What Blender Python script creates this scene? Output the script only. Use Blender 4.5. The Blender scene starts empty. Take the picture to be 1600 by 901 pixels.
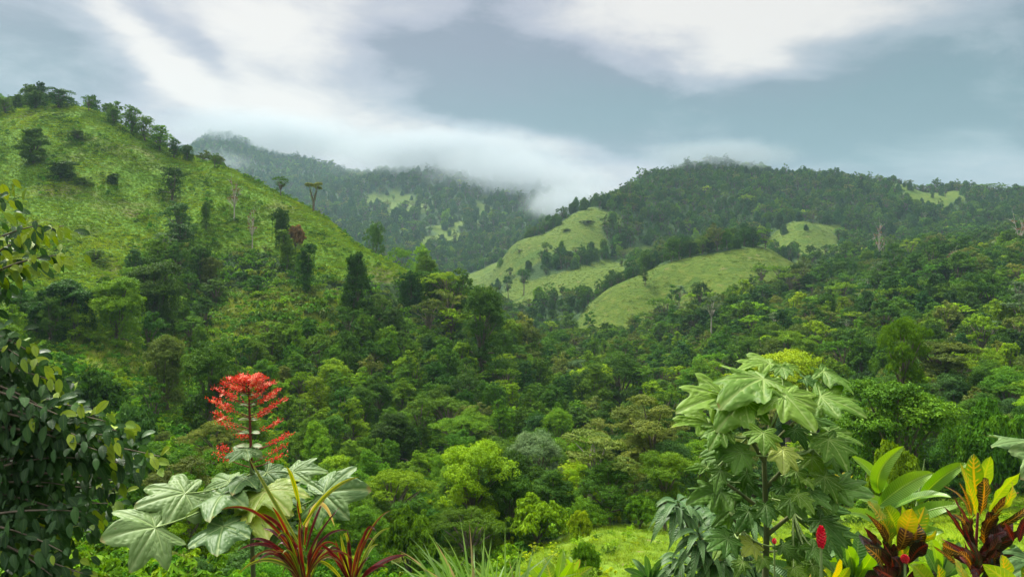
import bpy, math, random
import numpy as np
from mathutils import Vector, Matrix, noise as mnoise

# ------------------------------------------------------------------ camera, world, sun, exposure
SC = bpy.context.scene
C = SC.collection
R = math.radians
FOC = 1155.0                       # focal length in pixels of the 1600 px wide photograph
cam_data = bpy.data.cameras.new('camera')
cam = bpy.data.objects.new('camera', cam_data); C.objects.link(cam)
cam.location = (0, 0, 0); cam.rotation_euler = (R(90), 0, 0)
cam_data.sensor_width = 36; cam_data.lens = 36 * FOC / 1600.0
cam_data.clip_start = 0.05; cam_data.clip_end = 12000
SC.camera = cam

def P(px, py, y):
    """World point seen at pixel (px, py) of the 1600x901 photograph at forward distance y."""
    return Vector(((px - 800) / FOC * y, y, (450 - py) / FOC * y))

SC.render.engine = 'CYCLES'
SC.cycles.use_denoising = True
try: SC.cycles.denoiser = 'OPENIMAGEDENOISE'
except Exception: pass
SC.cycles.max_bounces = 6
SC.cycles.diffuse_bounces = 3
SC.cycles.glossy_bounces = 2
SC.cycles.transmission_bounces = 3
SC.cycles.transparent_max_bounces = 8
SC.cycles.volume_bounces = 3
SC.cycles.volume_max_steps = 64
SC.cycles.sample_clamp_indirect = 6
SC.render.resolution_x = 1024; SC.render.resolution_y = 576
vs = SC.view_settings
vs.view_transform = 'Standard'; vs.look = 'None'; vs.gamma = 1.0; vs.use_curve_mapping = False
vs.exposure = 1.5

SUN_EL, SUN_AZ = 52, -35          # elevation, azimuth (deg, 0 = straight ahead, negative = left)
SUN_STRENGTH = 3.2
sl = bpy.data.lights.new('sun', 'SUN'); sl.energy = SUN_STRENGTH; sl.angle = R(10); sl.color = (1.0, 0.95, 0.86)
so = bpy.data.objects.new('sun', sl); C.objects.link(so)
sd = Vector((math.sin(R(SUN_AZ)) * math.cos(R(SUN_EL)), math.cos(R(SUN_AZ)) * math.cos(R(SUN_EL)), math.sin(R(SUN_EL))))
so.rotation_euler = sd.to_track_quat('Z', 'Y').to_euler()

class NT:
    """small helper around a node tree"""
    def __init__(s, tree): s.t = tree; s.n = tree.nodes; s.l = tree.links
    def new(s, typ, **kw):
        n = s.n.new(typ)
        for k, v in kw.items(): setattr(n, k, v)
        return n
    def put(s, sock, v):
        if v is None: return
        if hasattr(v, 'links') or isinstance(v, bpy.types.NodeSocket): s.l.new(v, sock)
        else: sock.default_value = v
    def m(s, op, a, b=None, c=None, clamp=False):
        n = s.new('ShaderNodeMath', operation=op, use_clamp=clamp)
        s.put(n.inputs[0], a)
        if b is not None: s.put(n.inputs[1], b)
        if c is not None: s.put(n.inputs[2], c)
        return n.outputs[0]
    def mix(s, f, a, b, blend='MIX'):
        n = s.new('ShaderNodeMix', data_type='RGBA', blend_type=blend)
        s.put(n.inputs[0], f)
        s.put(n.inputs[6], a if not isinstance(a, tuple) else (*a[:3], 1)); s.put(n.inputs[7], b if not isinstance(b, tuple) else (*b[:3], 1))
        return n.outputs[2]
    def noise(s, vec, scale, detail=4, rough=0.55, dist=0.0):
        n = s.new('ShaderNodeTexNoise'); n.inputs['Scale'].default_value = scale
        n.inputs['Detail'].default_value = detail; n.inputs['Roughness'].default_value = rough; n.inputs['Distortion'].default_value = dist
        if vec is not None: s.l.new(vec, n.inputs['Vector'])
        return n.outputs['Fac']
    def ramp(s, f, stops, interp='LINEAR'):
        n = s.new('ShaderNodeValToRGB'); n.color_ramp.interpolation = interp
        e = n.color_ramp.elements
        e[0].position, e[0].color = stops[0][0], (*stops[0][1], 1)
        e[1].position, e[1].color = stops[-1][0], (*stops[-1][1], 1)
        for p, c in stops[1:-1]:
            k = e.new(p); k.color = (*c, 1)
        s.l.new(f, n.inputs[0]); return n.outputs[0]
    def rng(s, f, a, b, c=0.0, d=1.0):
        n = s.new('ShaderNodeMapRange'); n.interpolation_type = 'SMOOTHSTEP'
        s.put(n.inputs[0], f)
        for i, v in enumerate((a, b, c, d)): n.inputs[i + 1].default_value = v
        return n.outputs[0]

world = bpy.data.worlds.new('World'); SC.world = world; world.use_nodes = True
def build_world():
    n = NT(world.node_tree); n.n.clear()
    out = n.new('ShaderNodeOutputWorld'); bg = n.new('ShaderNodeBackground'); bg.inputs[1].default_value = 0.1
    n.l.new(bg.outputs[0], out.inputs[0])
    tc = n.new('ShaderNodeTexCoord'); vec = tc.outputs['Generated']
    sep = n.new('ShaderNodeSeparateXYZ'); n.l.new(vec, sep.inputs[0])
    X, Y, Z = sep.outputs
    az = n.m('MULTIPLY', n.m('ARCTAN2', X, Y), 57.29578)
    el = n.m('MULTIPLY', n.m('ARCSINE', Z), 57.29578)
    # stretched cloud noise: flatter near the horizon, drifting down to the side
    cmb = n.new('ShaderNodeCombineXYZ'); n.l.new(n.m('MULTIPLY', az, 0.032), cmb.inputs[0]); n.l.new(n.m('MULTIPLY', el, 0.075), cmb.inputs[1])
    cv = cmb.outputs[0]
    rot = n.new('ShaderNodeMapping'); rot.inputs['Rotation'].default_value[2] = R(28); n.l.new(cv, rot.inputs[0])
    st = n.new('ShaderNodeMapping'); st.inputs['Scale'].default_value = (0.55, 1.25, 1); n.l.new(rot.outputs[0], st.inputs[0])
    f1 = n.noise(st.outputs[0], 1.5, 5, 0.5, 0.6)
    f2 = n.noise(cv, 3.4, 7, 0.60, 0.35)
    w1 = n.m('MULTIPLY', n.m('SUBTRACT', n.noise(cv, 1.9, 4, 0.55), 0.5), 10.0)
    w2 = n.m('MULTIPLY', n.m('SUBTRACT', n.noise(st.outputs[0], 2.3, 4, 0.55), 0.5), 7.0)
    azw = n.m('ADD', az, w1); elw = n.m('ADD', el, w2)
    def blob(px, py, sx, sy, ang, w):
        a0 = math.degrees(math.atan((px - 800) / FOC)); e0 = math.degrees(math.atan((450 - py) / math.hypot(FOC, px - 800)))
        k = 57.3 / FOC * math.cos(R(a0)); sx *= k; sy *= k
        ca, sa = math.cos(R(ang)), math.sin(R(ang))
        da = n.m('SUBTRACT', azw, a0); de = n.m('SUBTRACT', elw, e0)
        u = n.m('DIVIDE', n.m('ADD', n.m('MULTIPLY', da, ca), n.m('MULTIPLY', de, sa)), sx)
        v = n.m('DIVIDE', n.m('SUBTRACT', n.m('MULTIPLY', de, ca), n.m('MULTIPLY', da, sa)), sy)
        g = n.m('EXPONENT', n.m('MULTIPLY', n.m('ADD', n.m('MULTIPLY', u, u), n.m('MULTIPLY', v, v)), -1.0))
        return n.m('MULTIPLY', g, w)
    val = None
    for b in SKY_BLOBS:
        g = blob(*b); val = g if val is None else n.m('ADD', val, g)
    val = n.m('ADD', val, n.m('MULTIPLY', n.m('SUBTRACT', f1, 0.5), 0.80))
    val = n.m('ADD', val, n.m('MULTIPLY', n.m('SUBTRACT', f2, 0.5), 1.45))
    val = n.m('ADD', val, SKY_BASE)
    teal = n.m('ADD', blob(980, 190, 420, 60, -4, 0.9), blob(1500, 170, 260, 190, 0, 0.95))
    teal = n.m('ADD', teal, blob(30, 110, 150, 110, 0, 0.7), clamp=True)
    lo = n.mix(teal, (0.215, 0.235, 0.30), (0.15, 0.245, 0.275))
    mid = n.mix(teal, (0.43, 0.43, 0.50), (0.32, 0.41, 0.44))
    c = n.mix(n.rng(val, 0.05, 0.52), lo, mid)
    c = n.mix(n.rng(val, 0.42, 1.30), c, (0.90, 0.835, 0.77))
    # overcast sky is brighter overhead than near the horizon
    up = n.rng(el, 24.0, 75.0, 1.0, SKY_ZENITH)
    c = n.mix(n.rng(el, 24.0, 60.0), c, (0.77, 0.77, 0.73))
    sc = n.new('ShaderNodeVectorMath', operation='SCALE'); n.l.new(c, sc.inputs[0])
    n.l.new(n.m('MULTIPLY', up, 10.0 * SKY_GAIN), sc.inputs['Scale'])
    sky = n.new('ShaderNodeTexSky', sky_type='NISHITA', sun_disc=False)
    sky.sun_elevation = R(SUN_EL); sky.sun_rotation = R(SUN_AZ); sky.air_density = 1.0; sky.dust_density = 2.0
    n.l.new(n.mix(0.94, sky.outputs[0], sc.outputs[0]), bg.inputs[0])
# (px, py, size along, size across, angle, weight): bright and dark cloud masses over the valley
SKY_BLOBS = [
    (205, 60, 190, 44, -42, 0.85), (390, 150, 200, 60, -32, 0.72), (430, 30, 140, 60, -10, 0.85), (560, 15, 160, 30, 0, 0.25),
    (1210, 20, 230, 60, 0, 0.80), (1030, 5, 170, 40, 0, 0.65), (1190, 85, 110, 45, 0, 0.55),
    (720, 232, 300, 38, -12, 0.40), (860, 290, 170, 50, -12, 0.42), (560, 130, 120, 60, -30, 0.28), (1550, 260, 140, 40, 0, 0.12),
    (240, 40, 90, 32, -25, -0.55), (340, 90, 60, 28, -60, -0.4), (30, 90, 150, 120, 0, -0.28), (740, 95, 170, 60, -8, -0.58),
    (900, 160, 330, 55, -4, -0.50), (1480, 110, 260, 130, 10, -0.40), (1150, 220, 300, 60, 0, -0.22), (130, 230, 200, 60, 0, 0.1),
]
SKY_BASE, SKY_GAIN, SKY_ZENITH = 0.45, 0.32, 6.2
build_world()

# ------------------------------------------------------------------ helpers
def link(o, parent=None):
    C.objects.link(o)
    if parent is not None: o.parent = parent
    return o
def tag(o, label=None, cat=None, group=None, kind=None):
    if label: o['label'] = label
    if cat: o['category'] = cat
    if group: o['group'] = group
    if kind: o['kind'] = kind
    return o
def empty(name, loc=(0, 0, 0), rz=0, s=1.0):
    o = bpy.data.objects.new(name, None); o.location = loc; o.rotation_euler = (0, 0, rz); o.scale = (s, s, s)
    o.empty_display_size = 0.2
    return link(o)

class MB:
    """collects vertices, quads/triangles, per-vertex 'lv' and (s,t) coordinates of one mesh"""
    def __init__(s): s.v = []; s.f = []; s.lv = []; s.uv = []; s.n = 0; s.mi = []
    def add(s, v, f, lv=None, uv=None, mi=0):
        v = np.asarray(v, float).reshape(-1, 3)
        f = np.asarray(f, int)
        s.v.append(v); s.f.append(f + s.n); k = len(v)
        s.mi.append(np.full(len(f), mi))
        s.lv.append(np.full(k, 0.5) if lv is None else np.broadcast_to(np.asarray(lv, float), (k,)))
        s.uv.append(np.zeros((k, 2)) if uv is None else np.asarray(uv, float).reshape(-1, 2))
        s.n += k
    def mesh(s, name, mats, smooth=False):
        me = bpy.data.meshes.new(name)
        V = np.concatenate(s.v); lv = np.concatenate(s.lv); uv = np.concatenate(s.uv)
        loops = np.concatenate([f.ravel() for f in s.f]); tot = np.concatenate([np.full(len(f), f.shape[1]) for f in s.f])
        start = np.concatenate([[0], np.cumsum(tot)[:-1]])
        me.vertices.add(len(V)); me.vertices.foreach_set('co', V.ravel())
        me.loops.add(len(loops)); me.loops.foreach_set('vertex_index', loops)
        me.polygons.add(len(tot)); me.polygons.foreach_set('loop_start', start); me.polygons.foreach_set('loop_total', tot)
        me.polygons.foreach_set('material_index', np.concatenate(s.mi))
        me.polygons.foreach_set('use_smooth', np.full(len(tot), bool(smooth)))
        a = me.attributes.new('lv', 'FLOAT', 'POINT'); a.data.foreach_set('value', lv)
        a = me.attributes.new('st', 'FLOAT2', 'POINT'); a.data.foreach_set('vector', uv.ravel())
        me.update(calc_edges=True); me.validate()
        for m in (mats if isinstance(mats, (list, tuple)) else [mats]): me.materials.append(m)
        return me
    def build(s, name, mats, parent=None, smooth=False):
        o = bpy.data.objects.new(name, s.mesh(name, mats, smooth)); return link(o, parent)

def tube(mb, pts, rad, sides=6, lv=0.5, mi=0):
    pts = [Vector(p) for p in pts]; n = len(pts)
    if not hasattr(rad, '__len__'): rad = [rad] * n
    V = []; ref = Vector((0.3, 0.2, 1)).normalized()
    for i, p in enumerate(pts):
        d = (pts[min(i + 1, n - 1)] - pts[max(i - 1, 0)]).normalized()
        a = d.cross(ref)
        if a.length < 0.05: a = d.cross(Vector((1, 0, 0)))
        a.normalize(); b = d.cross(a)
        for k in range(sides):
            t = 2 * math.pi * k / sides
            V.append(p + (a * math.cos(t) + b * math.sin(t)) * rad[i])
    F = [(i * sides + k, i * sides + (k + 1) % sides, (i + 1) * sides + (k + 1) % sides, (i + 1) * sides + k) for i in range(n - 1) for k in range(sides)]
    uv = [(i / (n - 1), k / sides) for i in range(n) for k in range(sides)]
    mb.add([tuple(v) for v in V], F, lv, uv, mi)

# ------------------------------------------------------------------ materials
def mat(name):
    m = bpy.data.materials.new(name); m.use_nodes = True
    n = NT(m.node_tree); n.n.clear(); return m, n
def finish_leaf(n, col, rough=0.55, spec=0.35, transl=0.3, bump=None):
    out = n.new('ShaderNodeOutputMaterial'); p = n.new('ShaderNodeBsdfPrincipled')
    n.put(p.inputs['Base Color'], col); p.inputs['Roughness'].default_value = rough; p.inputs['Specular IOR Level'].default_value = spec
    if bump is not None: n.l.new(bump, p.inputs['Normal'])
    t = n.new('ShaderNodeBsdfTranslucent'); h = n.new('ShaderNodeHueSaturation'); h.inputs['Saturation'].default_value = 1.15; h.inputs['Value'].default_value = 1.25; h.inputs['Hue'].default_value = 0.49
    n.put(h.inputs['Color'], col); n.l.new(h.outputs[0], t.inputs[0])
    mx = n.new('ShaderNodeMixShader'); mx.inputs[0].default_value = transl
    n.l.new(p.outputs[0], mx.inputs[1]); n.l.new(t.outputs[0], mx.inputs[2]); n.l.new(mx.outputs[0], out.inputs[0])
def foliage_mat(name, dark, main, light, rough=0.65, spec=0.14, transl=0.22, tips=None, varamt=0.5, patch=0.0):
    """leaf colours: per-leaf attribute and per-plant random move between three tones"""
    m, n = mat(name)
    a = n.new('ShaderNodeAttribute', attribute_name='lv'); oi = n.new('ShaderNodeObjectInfo')
    f = n.m('ADD', n.m('MULTIPLY', a.outputs['Fac'], 1 - varamt), n.m('MULTIPLY', oi.outputs['Random'], varamt))
    if patch:      # drifts of lusher and yellower growth over the ground
        gp = n.new('ShaderNodeNewGeometry').outputs['Position']
        f = n.m('ADD', n.m('MULTIPLY', f, 1 - patch), n.m('MULTIPLY', n.rng(n.noise(gp, .055, 5, .6), .3, .7), patch))
    st = [(0.0, dark), (0.5, main), (1.0, light)]
    if tips: st = [(0.0, dark), (0.42, main), (0.82, light), (1.0, tips)]
    col = n.ramp(f, st)
    # each plant a little more yellow or more blue-green
    h = n.new('ShaderNodeHueSaturation'); n.l.new(col, h.inputs['Color'])
    r2 = n.m('FRACT', n.m('MULTIPLY', oi.outputs['Random'], 17.31)); h.inputs['Saturation'].default_value = 1.06
    n.l.new(n.m('ADD', n.m('MULTIPLY', r2, 0.028), 0.484), h.inputs['Hue'])
    n.l.new(n.m('ADD', n.m('MULTIPLY', n.m('FRACT', n.m('MULTIPLY', oi.outputs['Random'], 41.7)), 0.40), 0.80), h.inputs['Value'])
    finish_leaf(n, h.outputs[0], rough, spec, transl); return m
def bark_mat(name, a, b, scale=8):
    m, n = mat(name); tc = n.new('ShaderNodeTexCoord')
    mp = n.new('ShaderNodeMapping'); mp.inputs['Scale'].default_value = (1, 1, 0.25); n.l.new(tc.outputs['Object'], mp.inputs[0])
    f = n.noise(mp.outputs[0], scale, 5, 0.6)
    out = n.new('ShaderNodeOutputMaterial'); p = n.new('ShaderNodeBsdfPrincipled'); p.inputs['Roughness'].default_value = 0.9
    n.l.new(n.ramp(f, [(0.3, a), (0.7, b)]), p.inputs['Base Color'])
    bp = n.new('ShaderNodeBump'); bp.inputs['Strength'].default_value = 0.5; bp.inputs['Distance'].default_value = 0.02; n.l.new(f, bp.inputs['Height']); n.l.new(bp.outputs[0], p.inputs['Normal'])
    n.l.new(p.outputs[0], out.inputs[0]); return m
G = 1.42
def g(r, gg, b): return (r * G * 1.12, gg * G, b * G * .9)
M = {}
M['dark'] = foliage_mat('dark_foliage', g(.014, .046, .005), g(.030, .088, .009), g(.075, .165, .016))
M['deep'] = foliage_mat('blue_green_foliage', g(.012, .040, .010), g(.025, .078, .018), g(.055, .130, .030))
M['mid'] = foliage_mat('mid_green_foliage', g(.024, .075, .006), g(.060, .150, .012), g(.130, .245, .020))
M['light'] = foliage_mat('light_green_foliage', g(.050, .120, .008), g(.115, .225, .014), g(.210, .325, .024))
M['olive'] = foliage_mat('olive_foliage', g(.030, .060, .012), g(.070, .115, .022), g(.150, .190, .045))
M['yellow'] = foliage_mat('yellow_green_foliage', g(.080, .150, .012), g(.170, .270, .018), g(.300, .380, .030))
M['grey'] = foliage_mat('grey_green_foliage', g(.040, .085, .035), g(.085, .150, .065), g(.160, .235, .120))
M['hillgrass'] = foliage_mat('hill_herb_foliage', g(.034, .105, .004), g(.120, .225, .005), g(.24, .33, .008), varamt=0.3, patch=.6)
M['herb'] = foliage_mat('vine_ground_foliage', g(.018, .068, .006), g(.048, .145, .011), g(.110, .245, .020), varamt=0.5)
M['pasture'] = foliage_mat('pasture_foliage', g(.020, .050, .003), g(.037, .073, .004), g(.060, .092, .007), varamt=0.3, patch=.5)
M['meadow'] = foliage_mat('meadow_foliage', g(.055, .120, .006), g(.105, .190, .010), g(.175, .255, .016), varamt=0.3, patch=.4)
M['reed'] = foliage_mat('reed_blades', g(.060, .110, .020), g(.120, .190, .035), g(.260, .300, .090), varamt=0.3)
M['brown'] = foliage_mat('dry_foliage', g(.080, .055, .025), g(.150, .100, .050), g(.230, .160, .090))
M['bark'] = bark_mat('grey_brown_bark', (.06, .045, .03), (.20, .16, .11))
M['palebark'] = bark_mat('pale_bark', (.22, .19, .14), (.50, .46, .38))

# ------------------------------------------------------------------ terrain: one surface through surveyed points (px column, [(distance, py of ground)])
COLS = {
 -250: [(12, 1000), (30, 880), (45, 760), (60, 670), (90, 555), (130, 430), (190, 290), (260, 185), (330, 230), (500, 330), (900, 330), (1500, 260), (2200, 280)],
 0: [(12, 1000), (30, 890), (45, 790), (60, 710), (90, 600), (130, 475), (190, 320), (262, 180), (330, 240), (500, 340), (900, 330), (1500, 260), (2200, 270)],
 80: [(262, 168)], 150: [(262, 180)],
 200: [(12, 1010), (30, 950), (45, 850), (60, 765), (90, 650), (130, 530), (190, 365), (258, 207), (320, 270), (500, 350), (900, 330), (1500, 265), (2200, 270)],
 250: [(256, 232)], 300: [(252, 250), (190, 395), (130, 565)], 350: [(248, 262), (1000, 340), (1900, 216), (2200, 250)],
 400: [(12, 1020), (30, 990), (45, 905), (60, 835), (90, 715), (130, 590), (185, 420), (242, 290), (300, 350), (500, 410), (900, 380), (1400, 305), (1900, 236), (2200, 260)],
 450: [(238, 308), (1900, 250)], 500: [(232, 332), (180, 445), (130, 610), (1900, 262)], 550: [(225, 375), (175, 465), (1450, 285), (1800, 275)],
 600: [(12, 1020), (30, 990), (45, 935), (60, 880), (90, 765), (130, 635), (175, 510), (215, 414), (280, 480), (450, 470), (700, 435), (1000, 360), (1250, 315), (1450, 270), (1800, 300)],
 650: [(205, 440), (1450, 270)], 700: [(1440, 278), (170, 545), (195, 480)],
 750: [(12, 1020), (30, 965), (45, 925), (60, 875), (90, 790), (120, 690), (155, 595), (188, 520), (250, 560), (350, 540), (450, 495), (600, 455), (760, 420), (950, 375), (1200, 320), (1400, 290), (1800, 330)],
 800: [(480, 470), (620, 385), (700, 400)],
 850: [(12, 1020), (30, 950), (45, 890), (60, 845), (90, 790), (120, 705), (155, 630), (185, 590), (260, 570), (380, 520), (480, 442), (520, 440), (620, 358), (720, 370), (950, 370), (1200, 330), (1400, 300), (1800, 330)],
 900: [(380, 500), (620, 333), (480, 436)],
 950: [(12, 1020), (30, 935), (45, 870), (62, 825), (90, 785), (130, 690), (190, 610), (270, 560), (340, 500), (385, 452), (420, 460), (480, 425), (520, 420), (640, 322), (760, 330), (1100, 330), (1600, 330)],
 1000: [(385, 432), (700, 305), (870, 295)], 1050: [(385, 412), (870, 273), (340, 490), (600, 385)],
 1100: [(12, 1020), (30, 935), (45, 880), (62, 830), (90, 760), (130, 670), (190, 590), (260, 535), (330, 470), (385, 402), (430, 415), (520, 400), (620, 370), (760, 310), (870, 262), (1000, 290), (1500, 330)],
 1150: [(390, 393), (870, 260)], 1200: [(395, 395), (600, 380), (870, 272), (330, 455)],
 1250: [(12, 1000), (30, 930), (45, 870), (62, 830), (90, 740), (130, 650), (190, 565), (260, 510), (330, 455), (400, 418), (470, 418), (540, 395), (610, 352), (640, 348), (700, 340), (780, 310), (870, 276), (1000, 310), (1500, 330)],
 1320: [(600, 380), (870, 283), (450, 420)],
 1400: [(12, 960), (30, 880), (45, 840), (62, 800), (90, 710), (130, 620), (190, 545), (260, 480), (350, 430), (450, 408), (600, 385), (740, 335), (870, 292), (1000, 330), (1500, 340)],
 1500: [(870, 302), (740, 340), (350, 415), (260, 460)],
 1600: [(12, 930), (30, 850), (45, 820), (62, 780), (90, 690), (130, 600), (190, 520), (260, 450), (350, 395), (450, 375), (600, 360), (740, 335), (860, 305), (1000, 340), (1500, 350)],
 1850: [(12, 930), (30, 850), (45, 800), (62, 760), (90, 670), (130, 580), (190, 500), (260, 430), (350, 370), (450, 345), (600, 330), (740, 315), (860, 305), (1000, 340), (1500, 350)],
}
cp = np.array([(px / 100.0, math.log(y) * 4.5, (450 - py) / 100.0) for px, l in COLS.items() for y, py in l])
EPS = 0.25
def phi(d2): return np.sqrt(d2 + EPS * EPS)
A_ = phi(((cp[:, None, :2] - cp[None, :, :2]) ** 2).sum(-1))
n_ = len(cp); K = np.zeros((n_ + 1, n_ + 1)); K[:n_, :n_] = A_; K[:n_, n_] = 1; K[n_, :n_] = 1
W_ = np.linalg.solve(K, np.concatenate([cp[:, 2], [0]]))
def surv(px, y):
    px = np.clip(np.asarray(px, float), -250, 1850) / 100.0; v = np.log(np.asarray(y, float)) * 4.5
    sh = px.shape; px = px.ravel(); v = v.ravel(); out = np.empty(len(px))
    for i in range(0, len(px), 20000):
        d2 = (px[i:i + 20000, None] - cp[None, :, 0]) ** 2 + (v[i:i + 20000, None] - cp[None, :, 1]) ** 2
        out[i:i + 20000] = phi(d2) @ W_[:n_] + W_[n_]
    return out.reshape(sh)

def hash2(ix, iy, s):
    h = (ix * 374761393 + iy * 668265263 + s * 974711) & 0x7fffffff
    h = (h ^ (h >> 13)) * 1274126177 & 0x7fffffff
    return ((h ^ (h >> 16)) & 0xffffff) / float(0xffffff)
def vnoise(x, y, s=0):
    ix = np.floor(x).astype(np.int64); iy = np.floor(y).astype(np.int64); fx = x - ix; fy = y - iy
    fx = fx * fx * (3 - 2 * fx); fy = fy * fy * (3 - 2 * fy)
    a = hash2(ix, iy, s); b = hash2(ix + 1, iy, s); c = hash2(ix, iy + 1, s); d = hash2(ix + 1, iy + 1, s)
    return (a * (1 - fx) + b * fx) * (1 - fy) + (c * (1 - fx) + d * fx) * fy - 0.5
def smooth(x, a, b):
    t = np.clip((x - a) / (b - a), 0, 1); return t * t * (3 - 2 * t)

PX = np.concatenate([np.linspace(-3200, -400, 30)[:-1], np.arange(-400, 2001, 8.0), np.linspace(2000, 4800, 30)[1:]])
YY = np.exp(np.concatenate([np.linspace(math.log(1.0), math.log(30), 70)[:-1], np.linspace(math.log(30), math.log(2600), 420)]))
GX, GY = np.meshgrid(PX, YY)
WX = (GX - 800) / FOC * GY
TT = surv(GX, GY) * 100.0 / FOC          # tangent of elevation
ZZ = TT * GY
ter = -1.75 - 0.0 * GY
drop = -1.75 - np.maximum(GY - 3.6, 0) * 0.62 + np.maximum(GY - 9, 0) * .3
near = np.where(GY < 14, 1 - smooth(GY, 9, 14), 0)
ZZ = drop * near + ZZ * (1 - near)
ZZ += vnoise(WX / 1.7, GY / 1.7, 1) * 0.18 * smooth(GY, 4, 12) * (1 - smooth(GY, 300, 500))
ZZ += vnoise(WX / 9, GY / 9, 2) * 1.1 * smooth(GY, 30, 80) * (1 - smooth(GY, 500, 900))
ZZ += vnoise(WX / 34, GY / 34, 3) * 3.4 * smooth(GY, 90, 200)
ZZ += vnoise(WX / 17, GY / 75, 8) * 4.4 * smooth(GY, 110, 170) * (1 - smooth(GY, 300, 420))
ZZ += vnoise(WX / 34 + GY / 90, GY / 150, 9) * 8.5 * smooth(GY, 340, 420)
ZZ += vnoise(WX / 95, GY / 95, 4) * 9.0 * smooth(GY, 300, 900) + vnoise(WX / 50, GY / 50, 5) * 7.0 * smooth(GY, 700, 1100)
LPY = np.log(YY)
def ground(x, y):
    """terrain height at world x, y (arrays)"""
    x = np.asarray(x, float); y = np.clip(np.asarray(y, float), YY[0], YY[-1] * 0.999)
    px = np.clip(x / y * FOC + 800, PX[0], PX[-1] - 1e-3)
    i = np.clip(np.searchsorted(PX, px, 'right') - 1, 0, len(PX) - 2); j = np.clip(np.searchsorted(YY, y, 'right') - 1, 0, len(YY) - 2)
    fx = (px - PX[i]) / (PX[i + 1] - PX[i]); fy = (y - YY[j]) / (YY[j + 1] - YY[j])
    return (ZZ[j, i] * (1 - fx) + ZZ[j, i + 1] * fx) * (1 - fy) + (ZZ[j + 1, i] * (1 - fx) + ZZ[j + 1, i + 1] * fx) * fy
PYG = 450 - ZZ / GY * FOC
HOR = np.minimum.accumulate(PYG, axis=0)       # highest ground nearer than each grid point
def seen_py(px, y):
    i = np.clip(np.searchsorted(PX, px) - 1, 0, len(PX) - 2); j = np.clip(np.searchsorted(YY, y * 0.97) - 1, 0, len(YY) - 1)
    return HOR[j, i]

def inpoly(px, py, poly):
    px = np.asarray(px, float); py = np.asarray(py, float); r = np.zeros(px.shape, bool)
    n = len(poly)
    for i in range(n):
        x1, y1 = poly[i]; x2, y2 = poly[(i + 1) % n]
        if y1 == y2: continue
        c = ((y1 > py) != (y2 > py)) & (px < (x2 - x1) * (py - y1) / (y2 - y1) + x1)
        r ^= c
    return r
# open grassland on the hills, as surveyed outlines with the distance range they lie in
GRASS = [
 ('left', 115, 275, [(-400, 120), (700, 120), (700, 445), (655, 452), (600, 440), (540, 436), (500, 440), (470, 415), (430, 400), (395, 392), (350, 392), (300, 408), (262, 395), (225, 415), (180, 455), (80, 495), (-400, 520)]),
 ('far', 560, 760, [(690, 425), (740, 400), (800, 378), (870, 340), (925, 318), (955, 330), (948, 375), (930, 412), (970, 440), (800, 480), (720, 470)]),
 ('far', 445, 560, [(770, 470), (800, 440), (860, 425), (975, 412), (1000, 430), (985, 470), (900, 480), (840, 500)]),
 ('far', 325, 398, [(880, 530), (905, 490), (950, 445), (1010, 418), (1080, 395), (1150, 380), (1215, 385), (1250, 400), (1290, 425), (1230, 440), (1190, 455), (1110, 470), (1060, 490), (985, 530)]),
 ('far', 390, 500, [(1140, 410), (1160, 375), (1215, 380), (1250, 395), (1330, 390), (1335, 425), (1230, 440)]),
 ('far', 500, 680, [(1195, 385), (1255, 335), (1320, 370), (1310, 392), (1330, 405), (1240, 412)]),
 ('far', 540, 700, [(990, 392), (1030, 380), (1060, 392), (1050, 425), (1000, 425)]),
 ('far', 760, 900, [(1390, 285), (1505, 292), (1500, 330), (1440, 352), (1400, 345)]),
 ('far', 900, 1500, [(560, 310), (615, 292), (672, 330), (600, 335)]), ('far', 800, 1200, [(640, 385), (690, 335), (740, 340), (720, 375), (690, 385)]),
 ('far', 900, 1400, [(742, 300), (770, 315), (765, 350), (740, 335)]),
 ('meadow', 12, 75, [(780, 930), (800, 880), (860, 842), (940, 820), (1020, 812), (1090, 806), (1160, 806), (1300, 790), (1400, 780), (1700, 770), (1700, 960), (1100, 960), (840, 960)]),
]
def cover(px, py, y):
    wx = (np.asarray(px) - 800) * y / FOC; k = np.where(y > 300, 1.0, .7)
    px = px + (vnoise(wx / 22, y / 22, 31) * 46 + vnoise(wx / 8, y / 8, 32) * 12) * k; py = py + (vnoise(wx / 26, y / 26, 33) * 18 + vnoise(wx / 9, y / 9, 34) * 8) * k
    """0 forest/undergrowth, 1 bright hill grass, 2 far pasture, 3 meadow below the terrace"""
    r = np.zeros(np.shape(px), int)
    for nm, a, b, poly in GRASS:
        k = inpoly(px, py, poly) & (y >= a) & (y <= b); r[k] = {'left': 1, 'far': 2, 'meadow': 3}[nm]
    return r

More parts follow.
